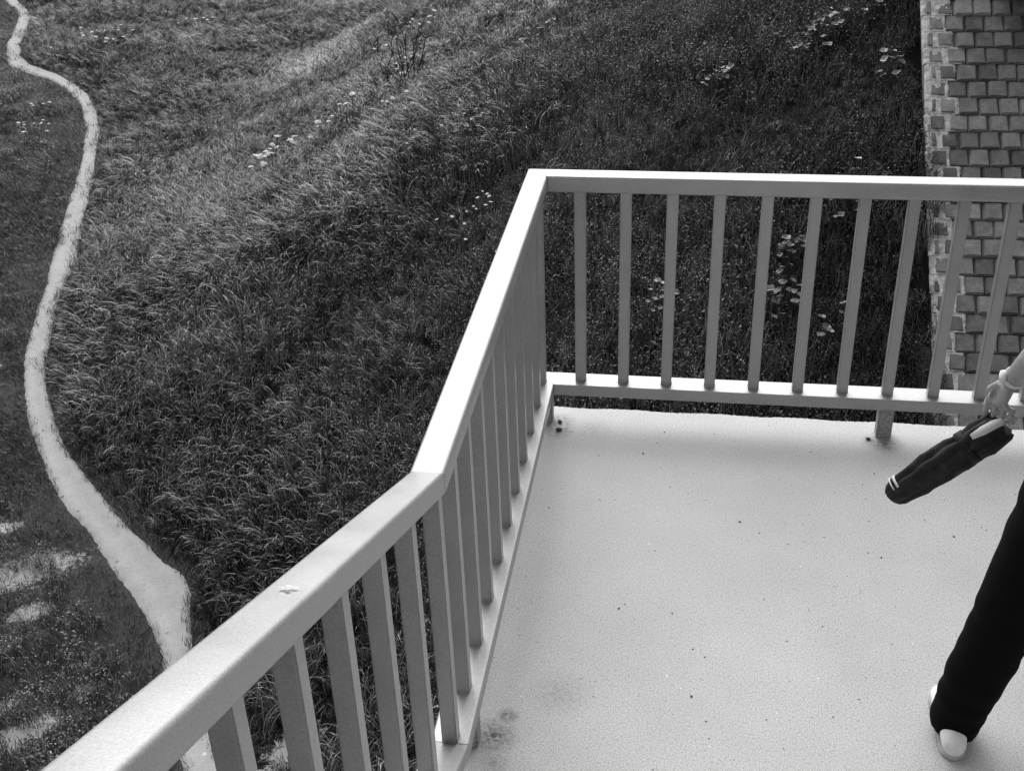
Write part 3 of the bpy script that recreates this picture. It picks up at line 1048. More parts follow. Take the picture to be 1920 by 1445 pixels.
def build_vegetation():
    # ---- tall arched grass on the bank and beyond
    X, Y, Z, pd, side, D, hb = sample(42)
    flow = 2 * math.pi * vnoise(X, Y, 3.5, 41) + math.pi * .8
    right = (side > 0) | (hb > .3)
    weedy = sstep(-5.2, -1.2, X + .25 * (Y - 10) * -.3) * sstep(.4, 2.0, hb)     # 1 where low leafy weeds take over
    clump = vnoise(X, Y, .55, 51) * .6 + vnoise(X, Y, 1.7, 52) * .4
    keep = (pd > .05) & (bare_field(X, Y) < .25)
    prob = np.where(right, 1 - 1.0 * weedy, sstep(2.2, 4.5, pd) * .8 + .12 * sstep(.6, 2, pd))
    prob = prob * np.clip(clump * 2.0 + .05, .3, 1)
    prob = np.where(right & (pd < .6), .9, prob)
    keep &= RNG.random(len(X)) < prob
    hs = .62 + .75 * vnoise(X, Y, 2.2, 61) * sstep(0, .7, pd)
    hs = hs * np.where(right, 1.0, .75) * (1 - .3 * sstep(18, 30, Y))
    hs *= np.where(right, np.clip(.8 + pd * .4, .8, 1), np.clip(.55 + pd * .5, .5, 1))
    az = flow + RNG.normal(0, .8, len(X))
    protos = [tall_tuft(s, M['grass']) for s in range(5)] + [tall_tuft(20 + s, M['grass'], 26, (.28, .55), .07) for s in range(3)]
    place('meadow_grass', 'long arched meadow grass covering the bank right of the path', 'grass', protos, keep, X, Y, Z, D, hs, az)
    # ---- short turf by the path on its left side, and thin undergrowth everywhere
    X, Y, Z, pd, side, D, hb = sample(75)
    bare = bare_field(X, Y)
    keep = (pd > -.02) & (RNG.random(len(X)) > bare * 1.5 * np.clip(vnoise(X, Y, .28, 74) * 1.5, .1, 1))
    prob = np.where((side < 0) & (hb < .4), 1.0, .45)
    prob = np.where(pd < .0, .1, np.where(pd < .14, 1.2, prob))
    keep &= RNG.random(len(X)) < prob * np.clip(.55 + vnoise(X, Y, .6, 71), 0, 1)
    hs = .6 + .9 * vnoise(X, Y, 1.1, 72)
    az = 2 * math.pi * vnoise(X, Y, 2.5, 73) + RNG.normal(0, .9, len(X))
    place('turf', 'short trodden turf between the bare patches left of the path', 'turf', [short_tuft(s, M['turf']) for s in range(6)], keep, X, Y, Z, D, hs, az)
    # ---- low leafy weeds on the right of the bank
    X, Y, Z, pd, side, D, hb = sample(80)
    weedy = sstep(-6.5, -1.5, X - .08 * (Y - 10)) * sstep(.3, 1.6, hb)
    patch = sstep(.45, .7, vnoise(X, Y, 2.6, 81)) * (pd > .6)
    wild = (side < 0) * sstep(2.5, 5, pd) * .35
    prob = np.maximum(np.maximum(weedy * .95, patch * .3), wild) * np.clip(vnoise(X, Y, .5, 82) * 1.0 + .5, 0, 1)
    keep = RNG.random(len(X)) < prob
    hs = .55 + .95 * vnoise(X, Y, 1.4, 83)
    az = RNG.uniform(0, 6.28, len(X))
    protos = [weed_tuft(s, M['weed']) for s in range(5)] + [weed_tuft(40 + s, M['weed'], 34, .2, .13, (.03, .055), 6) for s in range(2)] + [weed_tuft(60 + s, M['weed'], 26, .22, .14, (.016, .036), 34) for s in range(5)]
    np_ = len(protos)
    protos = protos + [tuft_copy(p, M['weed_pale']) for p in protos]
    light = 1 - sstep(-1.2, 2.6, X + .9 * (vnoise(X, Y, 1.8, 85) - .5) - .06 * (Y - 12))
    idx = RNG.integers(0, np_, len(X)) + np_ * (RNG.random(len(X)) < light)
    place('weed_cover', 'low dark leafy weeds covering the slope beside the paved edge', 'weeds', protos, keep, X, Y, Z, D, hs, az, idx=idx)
build_vegetation()

# ------------------------------------------------------------------ single plants
def gz(x, y):
    return float(ground_z(np.array([x]), np.array([y]))[0])

def umbel_head(seed):
    rn = random.Random(seed)
    bm = bmesh.new()
    rim = [bm.verts.new(((.62 + .3 * (b % 2)) * math.cos(b * .524), (.62 + .3 * (b % 2)) * math.sin(b * .524), -.04)) for b in range(12)]
    apex, root_ = bm.verts.new((0, 0, .27)), bm.verts.new((0, 0, -.25))
    for b in range(12):
        bm.faces.new((rim[b], rim[(b + 1) % 12], apex)); bm.faces.new((rim[(b + 1) % 12], rim[b], root_))
    for k in range(26):
        r = math.sqrt(rn.random()); a = rn.uniform(0, 6.28)
        c = Vector((r * math.cos(a), r * math.sin(a), .35 * (1 - r * r) + rn.uniform(-.05, .05)))
        q = rn.uniform(.12, .2)
        vs_ = [bm.verts.new(c + Vector((q * math.cos(b + a), q * math.sin(b + a), rn.uniform(-.06, .06)))) for b in (0, 1.26, 2.5, 3.77, 5.0)]
        t = bm.verts.new(c + Vector((0, 0, .09)))
        for i in range(5):
            bm.faces.new((vs_[i], vs_[(i + 1) % 5], t))
    me = bm_mesh(bm, 'flower_head')
    me.materials.append(M['petal'])
    return me
HEADS = [umbel_head(k) for k in range(3)]

def flower_plant(x, y, heads, spread, hgt, size, label, seed):
    rn = random.Random(seed)
    z = gz(x, y)
    root = link('white_flower_plant', None, None, label=label, cat='flowers', group='white flowering plants on the bank')
    root.location = (x, y, z)
    bm = bmesh.new()
    for k in range(heads):
        a = rn.uniform(0, 6.28); r = spread * math.sqrt(rn.random())
        px_, py_ = r * math.cos(a), r * math.sin(a)
        dz = gz(x + px_, y + py_) - z
        h = hgt * rn.uniform(.75, 1.15) + dz
        p = Vector((px_, py_, h))
        b = Vector((px_ * .6 + rn.uniform(-.05, .05), py_ * .6, dz * .6 - .03))
        tube(bm, [b, (b + p) / 2 + Vector((rn.uniform(-.03, .03), rn.uniform(-.03, .03), 0)), p], [.006, .005, .004], 4, False)
        o = link('flower_head', rn.choice(HEADS), root)
        o.location = p
        s = size * rn.uniform(.65, 1.15)
        o.scale = (s, s, s)
        o.rotation_euler = (rn.uniform(-.35, .35), rn.uniform(-.35, .35), rn.uniform(0, 6.28))
    link('stems', bm_mesh(bm, 'stems'), root, M['stem'], kind='stuff')

for i, (x, y, n, sp, h, s, lb) in enumerate([
    (-19.8, 36.8, 16, 1.0, .45, .075, 'broad drift of small white flowers in the far meadow right of the path'),
    (-17.3, 38.9, 7, .7, .45, .065, 'few scattered white flowers at the very top of the far meadow'),
    (-17.4, 27.2, 9, .55, .4, .06, 'white flowers in the grass left of the upper bend of the path'),
    (-18.2, 29.2, 5, .4, .4, .055, 'smaller white flowers left of the path, just above its flowering neighbour'),
    (-8.3, 20.8, 18, .65, .5, .075, 'dense clump of white flowers at the foot of the bank, left of the twiggy shrub'),
    (-6.7, 21.0, 9, .5, .5, .07, 'white flowers on the bank between the dense clump and the twiggy shrub'),
    (-5.45, 22.2, 6, .4, .5, .06, 'white flowers among the stems of the bare twiggy shrub'),
    (-6.6, 26.8, 9, .9, .5, .06, 'row of white flowers on the bank above the bare twiggy shrub'),
    (-5.8, 28.8, 5, .5, .5, .07, 'white flowers at the top edge of the picture above the shrub'),
    (-5.0, 18.9, 4, .3, .45, .05, 'handful of white flowers just below the bare twiggy shrub'),
    (-2.62, 13.6, 15, .55, .3, .026, 'loose spray of tiny white flowers beside the corner of the railing'),
    (-3.3, 16.6, 9, .9, .3, .022, 'thin scatter of tiny white flowers in the middle of the bank'),
]):
    flower_plant(x, y, n, sp, h * 1.3, s * (.98 if s > .04 else 1.1), lb, 100 + i)

def round_leaf(seed):
    rn = random.Random(seed)
    bm = bmesh.new()
    c = bm.verts.new((.0, 0, -.12))
    ring, n = [], 12
    for k in range(n):
        a = 2 * math.pi * k / n
        r = .5 * (1 + .10 * math.cos(a * 5) + rn.uniform(-.05, .05)) * (.72 if k == 0 else 1)
        ring.append(bm.verts.new((r * math.cos(a), r * math.sin(a), .06 * math.sin(a * 3 + seed) + .05)))
    for k in range(n):
        bm.faces.new((c, ring[k], ring[(k + 1) % n]))
    me = bm_mesh(bm, 'leaf')
    at = me.attributes.new('tone', 'FLOAT_COLOR', 'POINT')
    at.data.foreach_set('color', np.ones(4 * len(me.vertices), np.float32))
    me.materials.append(M['pale_leaf'])
    return me
LEAVES = [round_leaf(k) for k in range(4)]

def broadleaf(x, y, n, spread, size, label, seed):
    rn = random.Random(seed)
    z = gz(x, y)
    root = link('broadleaf_weed', None, None, label=label, cat='plant', group='round-leaved weeds on the slope')
    root.location = (x, y, z)
    bm = bmesh.new()
    for k in range(n):
        a = rn.uniform(0, 6.28); r = spread * math.sqrt(rn.random())
        q = Vector((r * math.cos(a), r * math.sin(a), 0))
        q.z = gz(x + q.x, y + q.y) - z + rn.uniform(.26, .46)
        tube(bm, [Vector((q.x * .3, q.y * .3, -.02)), q * .55 + Vector((0, 0, .06)), q + Vector((0, 0, -.012))], [.005, .004, .003], 4, False)
        o = link('leaf', rn.choice(LEAVES), root)
        o.location = q
        s = size * rn.uniform(.6, 1.15)
        o.scale = (s, s, s)
        o.rotation_euler = (rn.uniform(-.1, .6), rn.uniform(-.4, .4), rn.uniform(0, 6.28))
    link('stems', bm_mesh(bm, 'stems'), root, M['stem'], kind='stuff')

for i, (x, y, n, sp, s, lb) in enumerate([
    (2.15, 13.65, 24, .36, .10, 'large spread of pale round leaves above the far rail, left of the paved slope'),
    (2.85, 13.7, 20, .32, .10, 'pale round-leaved weed at the top of the picture beside the paved slope'),
    (2.83, 12.3, 12, .2, .09, 'small upright cluster of round leaves close to the edge of the paved slope'),
    (.8, 13.9, 13, .24, .09, 'dim round-leaved weed in the dark middle of the slope above the far rail'),
    (1.75, 10.35, 15, .22, .09, 'round-leaved weed seen between the fifth and sixth far balusters, upper one'),
    (1.70, 9.85, 14, .2, .09, 'round-leaved weed seen between the fifth and sixth far balusters, lower one'),
    (2.36, 10.85, 16, .26, .095, 'round-leaved weed seen just under the far top rail near the paved slope'),
    (.3, 10.45, 10, .18, .08, 'little round-leaved weed seen beside the third far baluster from the corner'),
    (2.2, 9.5, 9, .2, .085, 'sparse round-leaved weed seen low between the sixth and seventh far balusters'),
    (-3.0, 15.9, 14, .3, .085, 'round-leaved weed on the bank left of the railing corner'),
    (-2.4, 19.8, 16, .4, .085, 'round-leaved weed high on the open bank above the railing corner'),
    (.75, 17.0, 14, .3, .085, 'round-leaved weed at the top edge of the picture, centre of the slope'),
]):
    broadleaf(x, y, n + 4, sp, s * 1.12, lb, 300 + i)

def build_shrub():
    rn = random.Random(5)
    x, y = -5.5, 21.8
    root = link('bare_shrub', None, None, label='bare dark twiggy shrub standing alone on the grassy bank', cat='shrub')
    root.location = (x, y, gz(x, y))
    for k in range(10):
        bm = bmesh.new()
        a = rn.uniform(0, 6.28)
        lean = rn.uniform(.1, .75)
        p = Vector((rn.uniform(-.18, .18), rn.uniform(-.18, .18), -.05))
        d = Vector((math.cos(a) * math.sin(lean), math.sin(a) * math.sin(lean), math.cos(lean)))
        pts, rr = [p.copy()], [.015]
        L = rn.uniform(1.0, 1.6)
        for j in range(7):
            d = (d + Vector((rn.gauss(0, .1), rn.gauss(0, .1), .06))).normalized()
            p = p + d * L / 7
            pts.append(p.copy()); rr.append(.015 * (1 - (j + 1) / 8.2))
            if j > 1 and rn.random() < .75:
                e = (d + Vector((rn.gauss(0, .5), rn.gauss(0, .5), .1))).normalized()
                q = [p.copy()]
                for w in range(3):
                    e = (e + Vector((rn.gauss(0, .12), rn.gauss(0, .12), .12))).normalized()
                    q.append(q[-1] + e * rn.uniform(.07, .14))
                tube(bm, q, [.010, .009, .007, .004], 5, False)
        tube(bm, pts, rr, 6, False)
        link('branch', bm_mesh(bm, 'branch'), root, M['twig'])
build_shrub()

# ------------------------------------------------------------------ small things on the landing
def pebble_bm(bm, c, r, seed):
    rn = random.Random(seed)
    g = bmesh.ops.create_icosphere(bm, subdivisions=2, radius=1, matrix=Matrix.Translation(c) @ Matrix.Rotation(rn.uniform(0, 6), 4, 'Z') @ Matrix.Diagonal((r * rn.uniform(.7, 1.3), r * rn.uniform(.7, 1.1), r * rn.uniform(.5, .8), 1)))
    for v_ in g['verts']:
        v_.co += Vector((rn.uniform(-1, 1), rn.uniform(-1, 1), rn.uniform(-1, 1))) * r * .14

def build_bits():
    for k, (x, y, r, lb) in enumerate([(.117, 1.987, .010, 'dark pebble lying against the corner post of the landing, the farther one'),
                                       (.121, 1.925, .011, 'dark pebble lying in front of the corner post of the landing, the nearer one'),
                                       (1.385, 1.975, .009, 'dark crumb of dirt left of the post under the far rail')]):
        bm = bmesh.new()
        pebble_bm(bm, (0, 0, r * .5), r, k)
        o = link('pebble', bm_mesh(bm, 'pebble', True), None, M['pebble'], label=lb, cat='pebble', group='dirt crumbs by the posts')
        o.location = (x, y, 0)
    bm = bmesh.new()
    rn = random.Random(77)
    fixed = [(.45, .83), (.70, .45), (.56, 1.95), (.48, 1.78), (1.15, 1.86), (.86, 1.36), (.93, 1.30), (1.35, 1.2), (.70, .66), (1.62, 1.35)]
    for k in range(150):
        x, y = fixed[k] if k < len(fixed) else (rn.uniform(.13, 2.4), rn.uniform(.02, 2.08))
        r = rn.uniform(.0028, .0042) if k < len(fixed) else rn.uniform(.0008, .0026)
        g = bmesh.ops.create_icosphere(bm, subdivisions=1, radius=1, matrix=Matrix.Translation((x, y, r * .45)) @ Matrix.Rotation(rn.uniform(0, 6), 4, 'Z') @ Matrix.Diagonal((r * rn.uniform(.8, 1.6), r, r * .7, 1)))
    link('grit', bm_mesh(bm, 'grit'), None, M['pebble'], label='scattered dark grit on the pale landing floor', cat='grit', kind='stuff')
    # blossom on the near handrail
    bm = bmesh.new()
    rn = random.Random(3)
    for k in range(4):
        a = k * 1.5 + .4
        pts = []
        for (u, w, zz) in ((0, 0, .001), (.009, .006, .003), (.017, 0, .003), (.009, -.006, .0015)):
            pts.append(bm.verts.new((u * math.cos(a) - w * math.sin(a), u * math.sin(a) + w * math.cos(a), zz + .002 * rn.random())))
        f = bm.faces.new(pts)
    geom = bmesh.ops.solidify(bm, geom=bm.faces[:], thickness=.0006)
    o = link('fallen_petal', bm_mesh(bm, 'fallen_petal'), None, M['petal'], label='tiny white fallen petal lying on the near handrail', cat='petal')
    y = -.905
    o.location = (.044, y, HT - y * SLA + .0008)
    o.rotation_euler = (-math.atan(SLA), 0, 0)
build_bits()

# ------------------------------------------------------------------ the passer-by at the right edge
def remesh_obj(o, voxel, smooth=6, disp=None):
    md = o.modifiers.new('one_surface', 'REMESH')
    md.mode = 'VOXEL'
    md.voxel_size = voxel
    md.use_smooth_shade = True
    sm = o.modifiers.new('soften', 'SMOOTH')
    sm.factor = .5
    sm.iterations = smooth

HAND_TURN = Matrix.Translation((1.543, .80, .965)) @ Matrix.Rotation(rad(50), 4, 'Z') @ Matrix.Scale(1.04, 4) @ Matrix.Translation((-1.543, -.80, -.965))

def build_person():
    root = link('person', None, None, label='person in black trousers and white shoes walking off along the landing, umbrella in hand', cat='person')
    root.location = (1.62, .48, 0)
    off = Vector(root.location)
    inv = Matrix.Translation(-off)
    def part(name, bm, mat, voxel=None, smooth=6, parent=root):
        bmesh.ops.transform(bm, matrix=inv, verts=bm.verts)
        o = link(name, bm_mesh(bm, name, True), parent, mat)
        if voxel:
            remesh_obj(o, voxel, smooth)
        return o
    # ---- body: head, neck, trunk, limbs, hands as one surface
    bm = bmesh.new()
    pel = Vector((1.735, .46, .95))
    tube(bm, [(1.735, .46, .86), (1.735, .46, .95), (1.735, .465, 1.08), (1.737, .48, 1.22), (1.738, .49, 1.34), (1.738, .495, 1.42), (1.738, .50, 1.47)],
         [(.13, .10), (.16, .12), (.135, .10), (.15, .115), (.165, .115), (.13, .085), (.06, .06)], 20)
    tube(bm, [(1.738, .50, 1.42), (1.738, .52, 1.56)], [.056, .054], 14)
    ball(bm, (1.738, .545, 1.64), .075, .092, .112, 20, 16)
    ball(bm, (1.738, .575, 1.59), .05, .055, .06)
    ball(bm, (1.738, .642, 1.625), .012, .02, .022)
    for s in (-1, 1):
        ball(bm, (1.738 + s * .076, .54, 1.63), .008, .018, .03)
    # left leg (nearer), right leg
    tube(bm, [(1.635, .445, .92), (1.59, .42, .72), (1.545, .40, .52), (1.49, .375, .28), (1.458, .365, .09)], [.085, .078, .058, .055, .04], 14)
    tube(bm, [(1.835, .47, .92), (1.865, .57, .72), (1.885, .64, .52), (1.895, .63, .28), (1.90, .62, .09)], [.085, .078, .058, .055, .04], 14)
    # right arm swung back
    tube(bm, [(1.905, .49, 1.40), (1.945, .43, 1.27), (1.955, .40, 1.15), (1.95, .45, .98), (1.945, .48, .90)], [.048, .042, .036, .03, .024], 12)
    tube(bm, [(1.945, .48, .92), (1.942, .495, .84), (1.94, .505, .79)], [(.022, .03), (.018, .04), (.014, .034)], 12, up=(1, 0, 0))
    for k in range(4):
        y = .475 + .02 * k
        tube(bm, [(1.942, y, .80), (1.938, y + .004, .765), (1.926, y + .006, .735), (1.912, y + .006, .72)], [.0095, .009, .008, .007], 8)
    tube(bm, [(1.94, .525, .86), (1.93, .55, .82), (1.92, .555, .79)], [.011, .010, .008], 8)
    # left arm reaching down and forward, hand closed round the strap
    tube(bm, [(1.56, .50, 1.40), (1.555, .56, 1.28), (1.565, .625, 1.155), (1.558, .69, 1.09), (1.549, .765, 1.005), (1.543, .80, .965)], [.05, .044, .04, .041, .031, .0255], 14)
    ball(bm, (1.575, .50, 1.395), .06, .06, .06)
    n_arm = len(bm.verts)
    # palm
    tube(bm, [(1.543, .795, .975), (1.536, .803, .945), (1.527, .806, .905), (1.523, .806, .89)], [(.024, .026), (.019, .038), (.016, .043), (.012, .042)], 14, up=(1, 0, 0))
    for k, (dy, ln) in enumerate(((-.036, .86), (-.012, .97), (.012, 1.0), (.036, .94))):
        y = .806 + dy
        a = Vector((1.524, y, .898))
        b = a + Vector((-.006, 0, -.040)) * ln
        c = b + Vector((.024, 0, -.020)) * ln
        d = c + Vector((.020, 0, .014)) * ln
        tube(bm, [a, (a + b) / 2 + Vector((-.002, 0, 0)), b, (b + c) / 2 + Vector((-.003, 0, -.003)), c, d], [.0092, .0084, .0088, .0080, .0080, .0068], 9)
    # thumb leaves the forward side of the palm and closes over the first finger
    tube(bm, [(1.540, .825, .945), (1.543, .852, .918), (1.546, .853, .888), (1.540, .838, .868)], [.013, .0115, .0102, .0085], 9)
    bm.verts.ensure_lookup_table()
    hand = [bm.verts[k] for k in range(n_arm, len(bm.verts))]
    bmesh.ops.transform(bm, matrix=HAND_TURN, verts=hand)
    body = part('body', bm, M['skin'], .0042, 3)
    # ---- hair
    bm = bmesh.new()
    ball(bm, (1.738, .527, 1.668), .086, .098, .102, 20, 16)
    ball(bm, (1.738, .49, 1.60), .07, .06, .08)
    part('hair', bm, M['hair'], .012, 4)
    # ---- shirt with short sleeves
    bm = bmesh.new()
    tube(bm, [(1.735, .46, .90), (1.735, .46, .98), (1.735, .465, 1.09), (1.737, .48, 1.22), (1.738, .49, 1.35), (1.738, .495, 1.43), (1.738, .50, 1.475)],
         [(.165, .13), (.178, .138), (.152, .118), (.168, .13), (.185, .13), (.145, .10), (.072, .072)], 24)
    tube(bm, [(1.60, .50, 1.395), (1.555, .53, 1.34), (1.556, .565, 1.27), (1.56, .59, 1.22)], [.07, .062, .06, .063], 14)
    tube(bm, [(1.87, .495, 1.395), (1.92, .47, 1.34), (1.945, .43, 1.25), (1.952, .415, 1.21)], [.07, .062, .06, .063], 14)
    part('shirt', bm, M['shirt'], .011, 3)
    # ---- trousers: wide legs, hem falling over the heel
    bm = bmesh.new()
    tube(bm, [(1.735, .46, .86), (1.735, .46, .95), (1.735, .46, 1.01)], [(.17, .135), (.172, .132), (.15, .115)], 24)
    rnp = random.Random(12)
    def leg(P):
        pts, rr = [], []
        for i in range(len(P) - 1):
            for j in range(4):
                a = j / 4
                q0, q1 = P[i], P[i + 1]
                wob = .002 * math.sin(7.3 * (i + a) + 1.1) + .0012 * math.sin(17 * (i + a))
                pts.append(tuple(q0[k] * (1 - a) + q1[k] * a + (wob if k == 0 else wob * .6 if k == 1 else 0) for k in range(3)))
                rr.append(((q0[3] * (1 - a) + q1[3] * a) + .003 * math.sin(11 * (i + a)), (q0[4] * (1 - a) + q1[4] * a) + .003 * math.sin(9 * (i + a) + 2)))
        pts.append(P[-1][:3]); rr.append(P[-1][3:])
        tube(bm, pts, rr, 22)
    leg([(1.640, .445, .93, .105, .12), (1.608, .43, .76, .098, .108), (1.555, .405, .54, .090, .098), (1.525, .39, .40, .086, .09), (1.490, .388, .24, .084, .086), (1.470, .395, .12, .075, .080), (1.462, .402, .036, .071, .084)])
    leg([(1.83, .47, .93, .105, .12), (1.862, .565, .74, .098, .108), (1.885, .635, .54, .09, .098), (1.893, .625, .30, .084, .09), (1.898, .61, .13, .078, .094), (1.90, .60, .03, .076, .108)])
    part('trousers', bm, M['trousers'], .009, 3)
    # ---- shoes
    def shoe(x, y, yaw):
        R = Matrix.Translation((x, y, 0)) @ Matrix.Rotation(yaw, 4, 'Z')
        bm = bmesh.new()
        sec = [(-.118, .020, .030, .052), (-.112, .031, .030, .068), (-.085, .037, .030, .085), (-.04, .038, .03, .09), (.01, .039, .03, .078), (.06, .044, .03, .060), (.105, .046, .028, .05), (.14, .038, .026, .042), (.158, .02, .024, .034)]
        rings = []
        for (py, hw, zc, zt) in sec:
            ring = []
            for k in range(16):
                a = 2 * math.pi * k / 16
                ring.append(bm.verts.new((hw * math.cos(a), py, .010 + (zt - .010) * .5 + (zt - .010) * .5 * math.sin(a))))
            rings.append(ring)
        for i in range(len(rings) - 1):
            for k in range(16):
                bm.faces.new((rings[i][k], rings[i][(k + 1) % 16], rings[i + 1][(k + 1) % 16], rings[i + 1][k]))
        bm.faces.new(rings[0][::-1]); bm.faces.new(rings[-1])
        bmesh.ops.transform(bm, matrix=R, verts=bm.verts)
        sh = part('shoe', bm, M['white'])
        sh.modifiers.new('round', 'SUBSURF').levels = 2
        sh.modifiers['round'].render_levels = 2
        bm = bmesh.new()
        out = []
        pys = [q[0] for q in sec]; hws = [q[1] for q in sec]
        for k in range(41):
            tt = k / 40
            py = -.121 + (.160 + .121) * (1 - math.cos(math.pi * tt)) / 2
            hw = float(np.interp(py, pys, hws)) * .97
            end = min(1.0, max(0.0, (py + .122) / .03)) * 1.0
            hw = hw * math.sqrt(max(0.0, 1 - (1 - min(1, end)) ** 2)) * math.sqrt(max(0.0, 1 - (1 - min(1, (.161 - py) / .04)) ** 2))
            out.append((py, hw + .0012))
        loop = [(hw, py) for py, hw in out] + [(-hw, py) for py, hw in reversed(out)]
        lo = [bm.verts.new((a, b, .001)) for a, b in loop]
        hi = [bm.verts.new((a, b, .014)) for a, b in loop]
        bm.faces.new(lo[::-1]); bm.faces.new(hi)
        for k in range(len(loop)):
            bm.faces.new((lo[k], lo[(k + 1) % len(loop)], hi[(k + 1) % len(loop)], hi[k]))
        bmesh.ops.transform(bm, matrix=R, verts=bm.verts)
        part('sole', bm, M['rubber'], parent=sh)
    shoe(1.450, .402, -.04)
    shoe(1.905, .66, -.08)
    # ---- white wristwatch on the left wrist
    bm = bmesh.new()
    c = Vector((1.5465, .783, .985)); ax = (Vector((1.543, .80, .965)) - Vector((1.549, .765, 1.005))).normalized()
    ref = Vector((1, 0, 0)); ref = (ref - ax * ref.dot(ax)).normalized(); b2 = ax.cross(ref)
    seg = 28
    rg = []
    for off_, r in ((-.009, .0300), (-.008, .0325), (.008, .0325), (.009, .0300)):
        rg.append([bm.verts.new(c + ax * off_ + ref * r * math.cos(2 * math.pi * k / seg) + b2 * r * math.sin(2 * math.pi * k / seg)) for k in range(seg)])
    for i in range(3):
        for k in range(seg):
            bm.faces.new((rg[i][k], rg[i][(k + 1) % seg], rg[i + 1][(k + 1) % seg], rg[i + 1][k]))
    dirn = (-ref * .9 - b2 * .0)
    dirn.normalize()
    M4 = Matrix.Translation(c + dirn * .034) @ dirn.to_track_quat('Z', 'Y').to_matrix().to_4x4()
    bmesh.ops.create_cone(bm, cap_ends=True, segments=24, radius1=.019, radius2=.0175, depth=.009, matrix=M4)
    part('wristwatch', bm, M['strap'])
build_person()

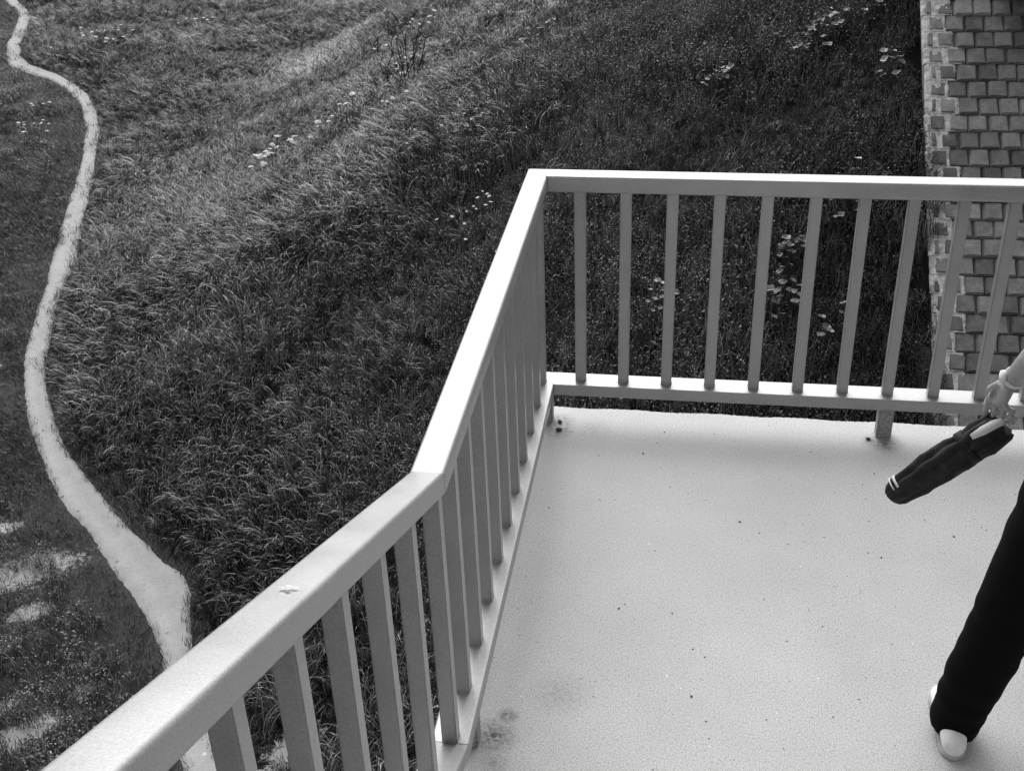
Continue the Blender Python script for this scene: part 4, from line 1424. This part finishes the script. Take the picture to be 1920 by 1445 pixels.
# ------------------------------------------------------------------ folded umbrella swinging from the hand
def build_umbrella():
    top, tip = Vector((1.528, .800, .800)), Vector((1.262, .795, .548))
    root = link('folded_umbrella', None, None, label='dark folded umbrella with white wrist strap hanging from the hand of the passer-by', cat='umbrella')
    root.location = top
    inv = Matrix.Translation(-top)
    ax = (tip - top).normalized()
    L = (tip - top).length
    s = Vector((0, 1, 0)); s = (s - ax * s.dot(ax)).normalized(); n = ax.cross(s)
    def part(name, bm, mat, parent=root, smooth=True):
        bmesh.ops.transform(bm, matrix=inv, verts=bm.verts)
        return link(name, bm_mesh(bm, name, smooth), parent, mat)
    # loosely rolled cloth with folds
    bm = bmesh.new()
    prof = [(-.03, .040), (.0, .047), (.06, .051), (.12, .052), (.20, .050), (.25, .049), (.30, .050), (.36, .053), (.42, .054), (.50, .054), (.58, .053), (.66, .050), (.72, .048), (.80, .045), (.86, .043), (.92, .039), (.97, .032), (1.0, .020), (1.01, .006)]
    rings, seg = [], 96
    for (a, r) in prof:
        ring = []
        for k in range(seg):
            th = 2 * math.pi * k / seg
            w = .34 * abs(math.sin(th * 4 + a * 2.2)) - .17 + .07 * math.sin(th * 3 + a * 9) + .05 * math.sin(th * 11 - a * 23) + .05 * math.sin(a * 31 + th * 2)
            rr = r * (1 + w * .6)
            scal = -.055 * abs(math.sin(th * 4 + .4)) if a < .01 else 0.0
            ring.append(bm.verts.new(top + ax * (a + scal) * L + s * rr * .85 * math.cos(th) + n * rr * math.sin(th)))
        rings.append(ring)
    for i in range(len(rings) - 1):
        for k in range(seg):
            bm.faces.new((rings[i][k], rings[i][(k + 1) % seg], rings[i + 1][(k + 1) % seg], rings[i + 1][k]))
    bm.faces.new(rings[0][::-1]); bm.faces.new(rings[-1])
    part('canopy', bm, M['umbrella'])
    # closing strap, pale bands at the tip, handle
    def band(a0, a1, r0, r1, mat, name):
        bm = bmesh.new()
        tube(bm, [top + ax * a0 * L, top + ax * (a0 * .6 + a1 * .4) * L, top + ax * a1 * L], [r0, r1, r1], 32, True, up=s)
        return part(name, bm, mat)
    band(.215, .280, (.0475, .0555), (.0475, .0555), mat_tie, 'tie_strap')
    for a0, wd_ in ((.865, .0035), (.905, .0018)):  # two thin pale arcs on the upper side near the tip
        bm = bmesh.new()
        rows = []
        for q in range(7):
            th = rad(62 + q * 13)
            o_ = s * .0385 * math.cos(th) - n * .046 * math.sin(th) if n.z < 0 else s * .0385 * math.cos(th) + n * .046 * math.sin(th)
            c_ = top + ax * a0 * L + o_
            rows.append([bm.verts.new(c_ - ax * wd_), bm.verts.new(c_ + ax * wd_), bm.verts.new(c_ + ax * wd_ + o_ * .06), bm.verts.new(c_ - ax * wd_ + o_ * .06)])
        for i in range(6):
            for k in range(4):
                bm.faces.new((rows[i][k], rows[i][(k + 1) % 4], rows[i + 1][(k + 1) % 4], rows[i + 1][k]))
        bm.faces.new(rows[0]); bm.faces.new(rows[-1][::-1])
        part('pale_band', bm, M['strap'])
    bm = bmesh.new()
    tube(bm, [top - ax * .015, top + ax * .02], [.012, .014], 16)
    part('handle', bm, M['umbrella'])
    # wrist strap: a flat white loop from the fist to the handle
    bm = bmesh.new()
    path = [Vector((1.524, .795, .803)), Vector((1.535, .785, .830)), Vector((1.545, .772, .862)), Vector((1.541, .785, .8755)), Vector((1.540, .806, .878)), Vector((1.541, .832, .8745)),
            Vector((1.545, .842, .858)), Vector((1.540, .818, .832)), Vector((1.530, .803, .803))]
    wv = Vector((.006, 0, .0))
    path = [HAND_TURN @ p if p.z > .85 else p for p in path]
    rows = []
    for p in path:
        rows.append([bm.verts.new(p + q) for q in (Vector((-.007, 0, .001)), Vector((.007, 0, .001)), Vector((.007, 0, -.001)), Vector((-.007, 0, -.001)))])
    for i in range(len(rows) - 1):
        for k in range(4):
            bm.faces.new((rows[i][k], rows[i][(k + 1) % 4], rows[i + 1][(k + 1) % 4], rows[i + 1][k]))
    part('wrist_strap', bm, M['strap'])
    # loose white end of the strap lying across the cloth
    bm = bmesh.new()
    pth = [Vector((1.548, .775, .852)), Vector((1.530, .762, .852)), Vector((1.508, .758, .842)), Vector((1.482, .758, .820)), Vector((1.455, .760, .796))]
    wd = [.008, .011, .013, .013, .008]
    rows = []
    for p, w in zip(pth, wd):
        d = Vector((-.47, .64, .61)).normalized()
        rows.append([bm.verts.new(p + q) for q in (-d * w, d * w, d * w + Vector((.001, .002, 0)), -d * w + Vector((.001, .002, 0)))])
    for i in range(len(rows) - 1):
        for k in range(4):
            bm.faces.new((rows[i][k], rows[i][(k + 1) % 4], rows[i + 1][(k + 1) % 4], rows[i + 1][k]))
    bm.faces.new(rows[0]); bm.faces.new(rows[-1][::-1])
    part('strap_end', bm, M['strap'])
mat_tie = mat_simple('black_webbing', 0.005, 0.8, 0, 200, 0.1, 0)
build_umbrella()
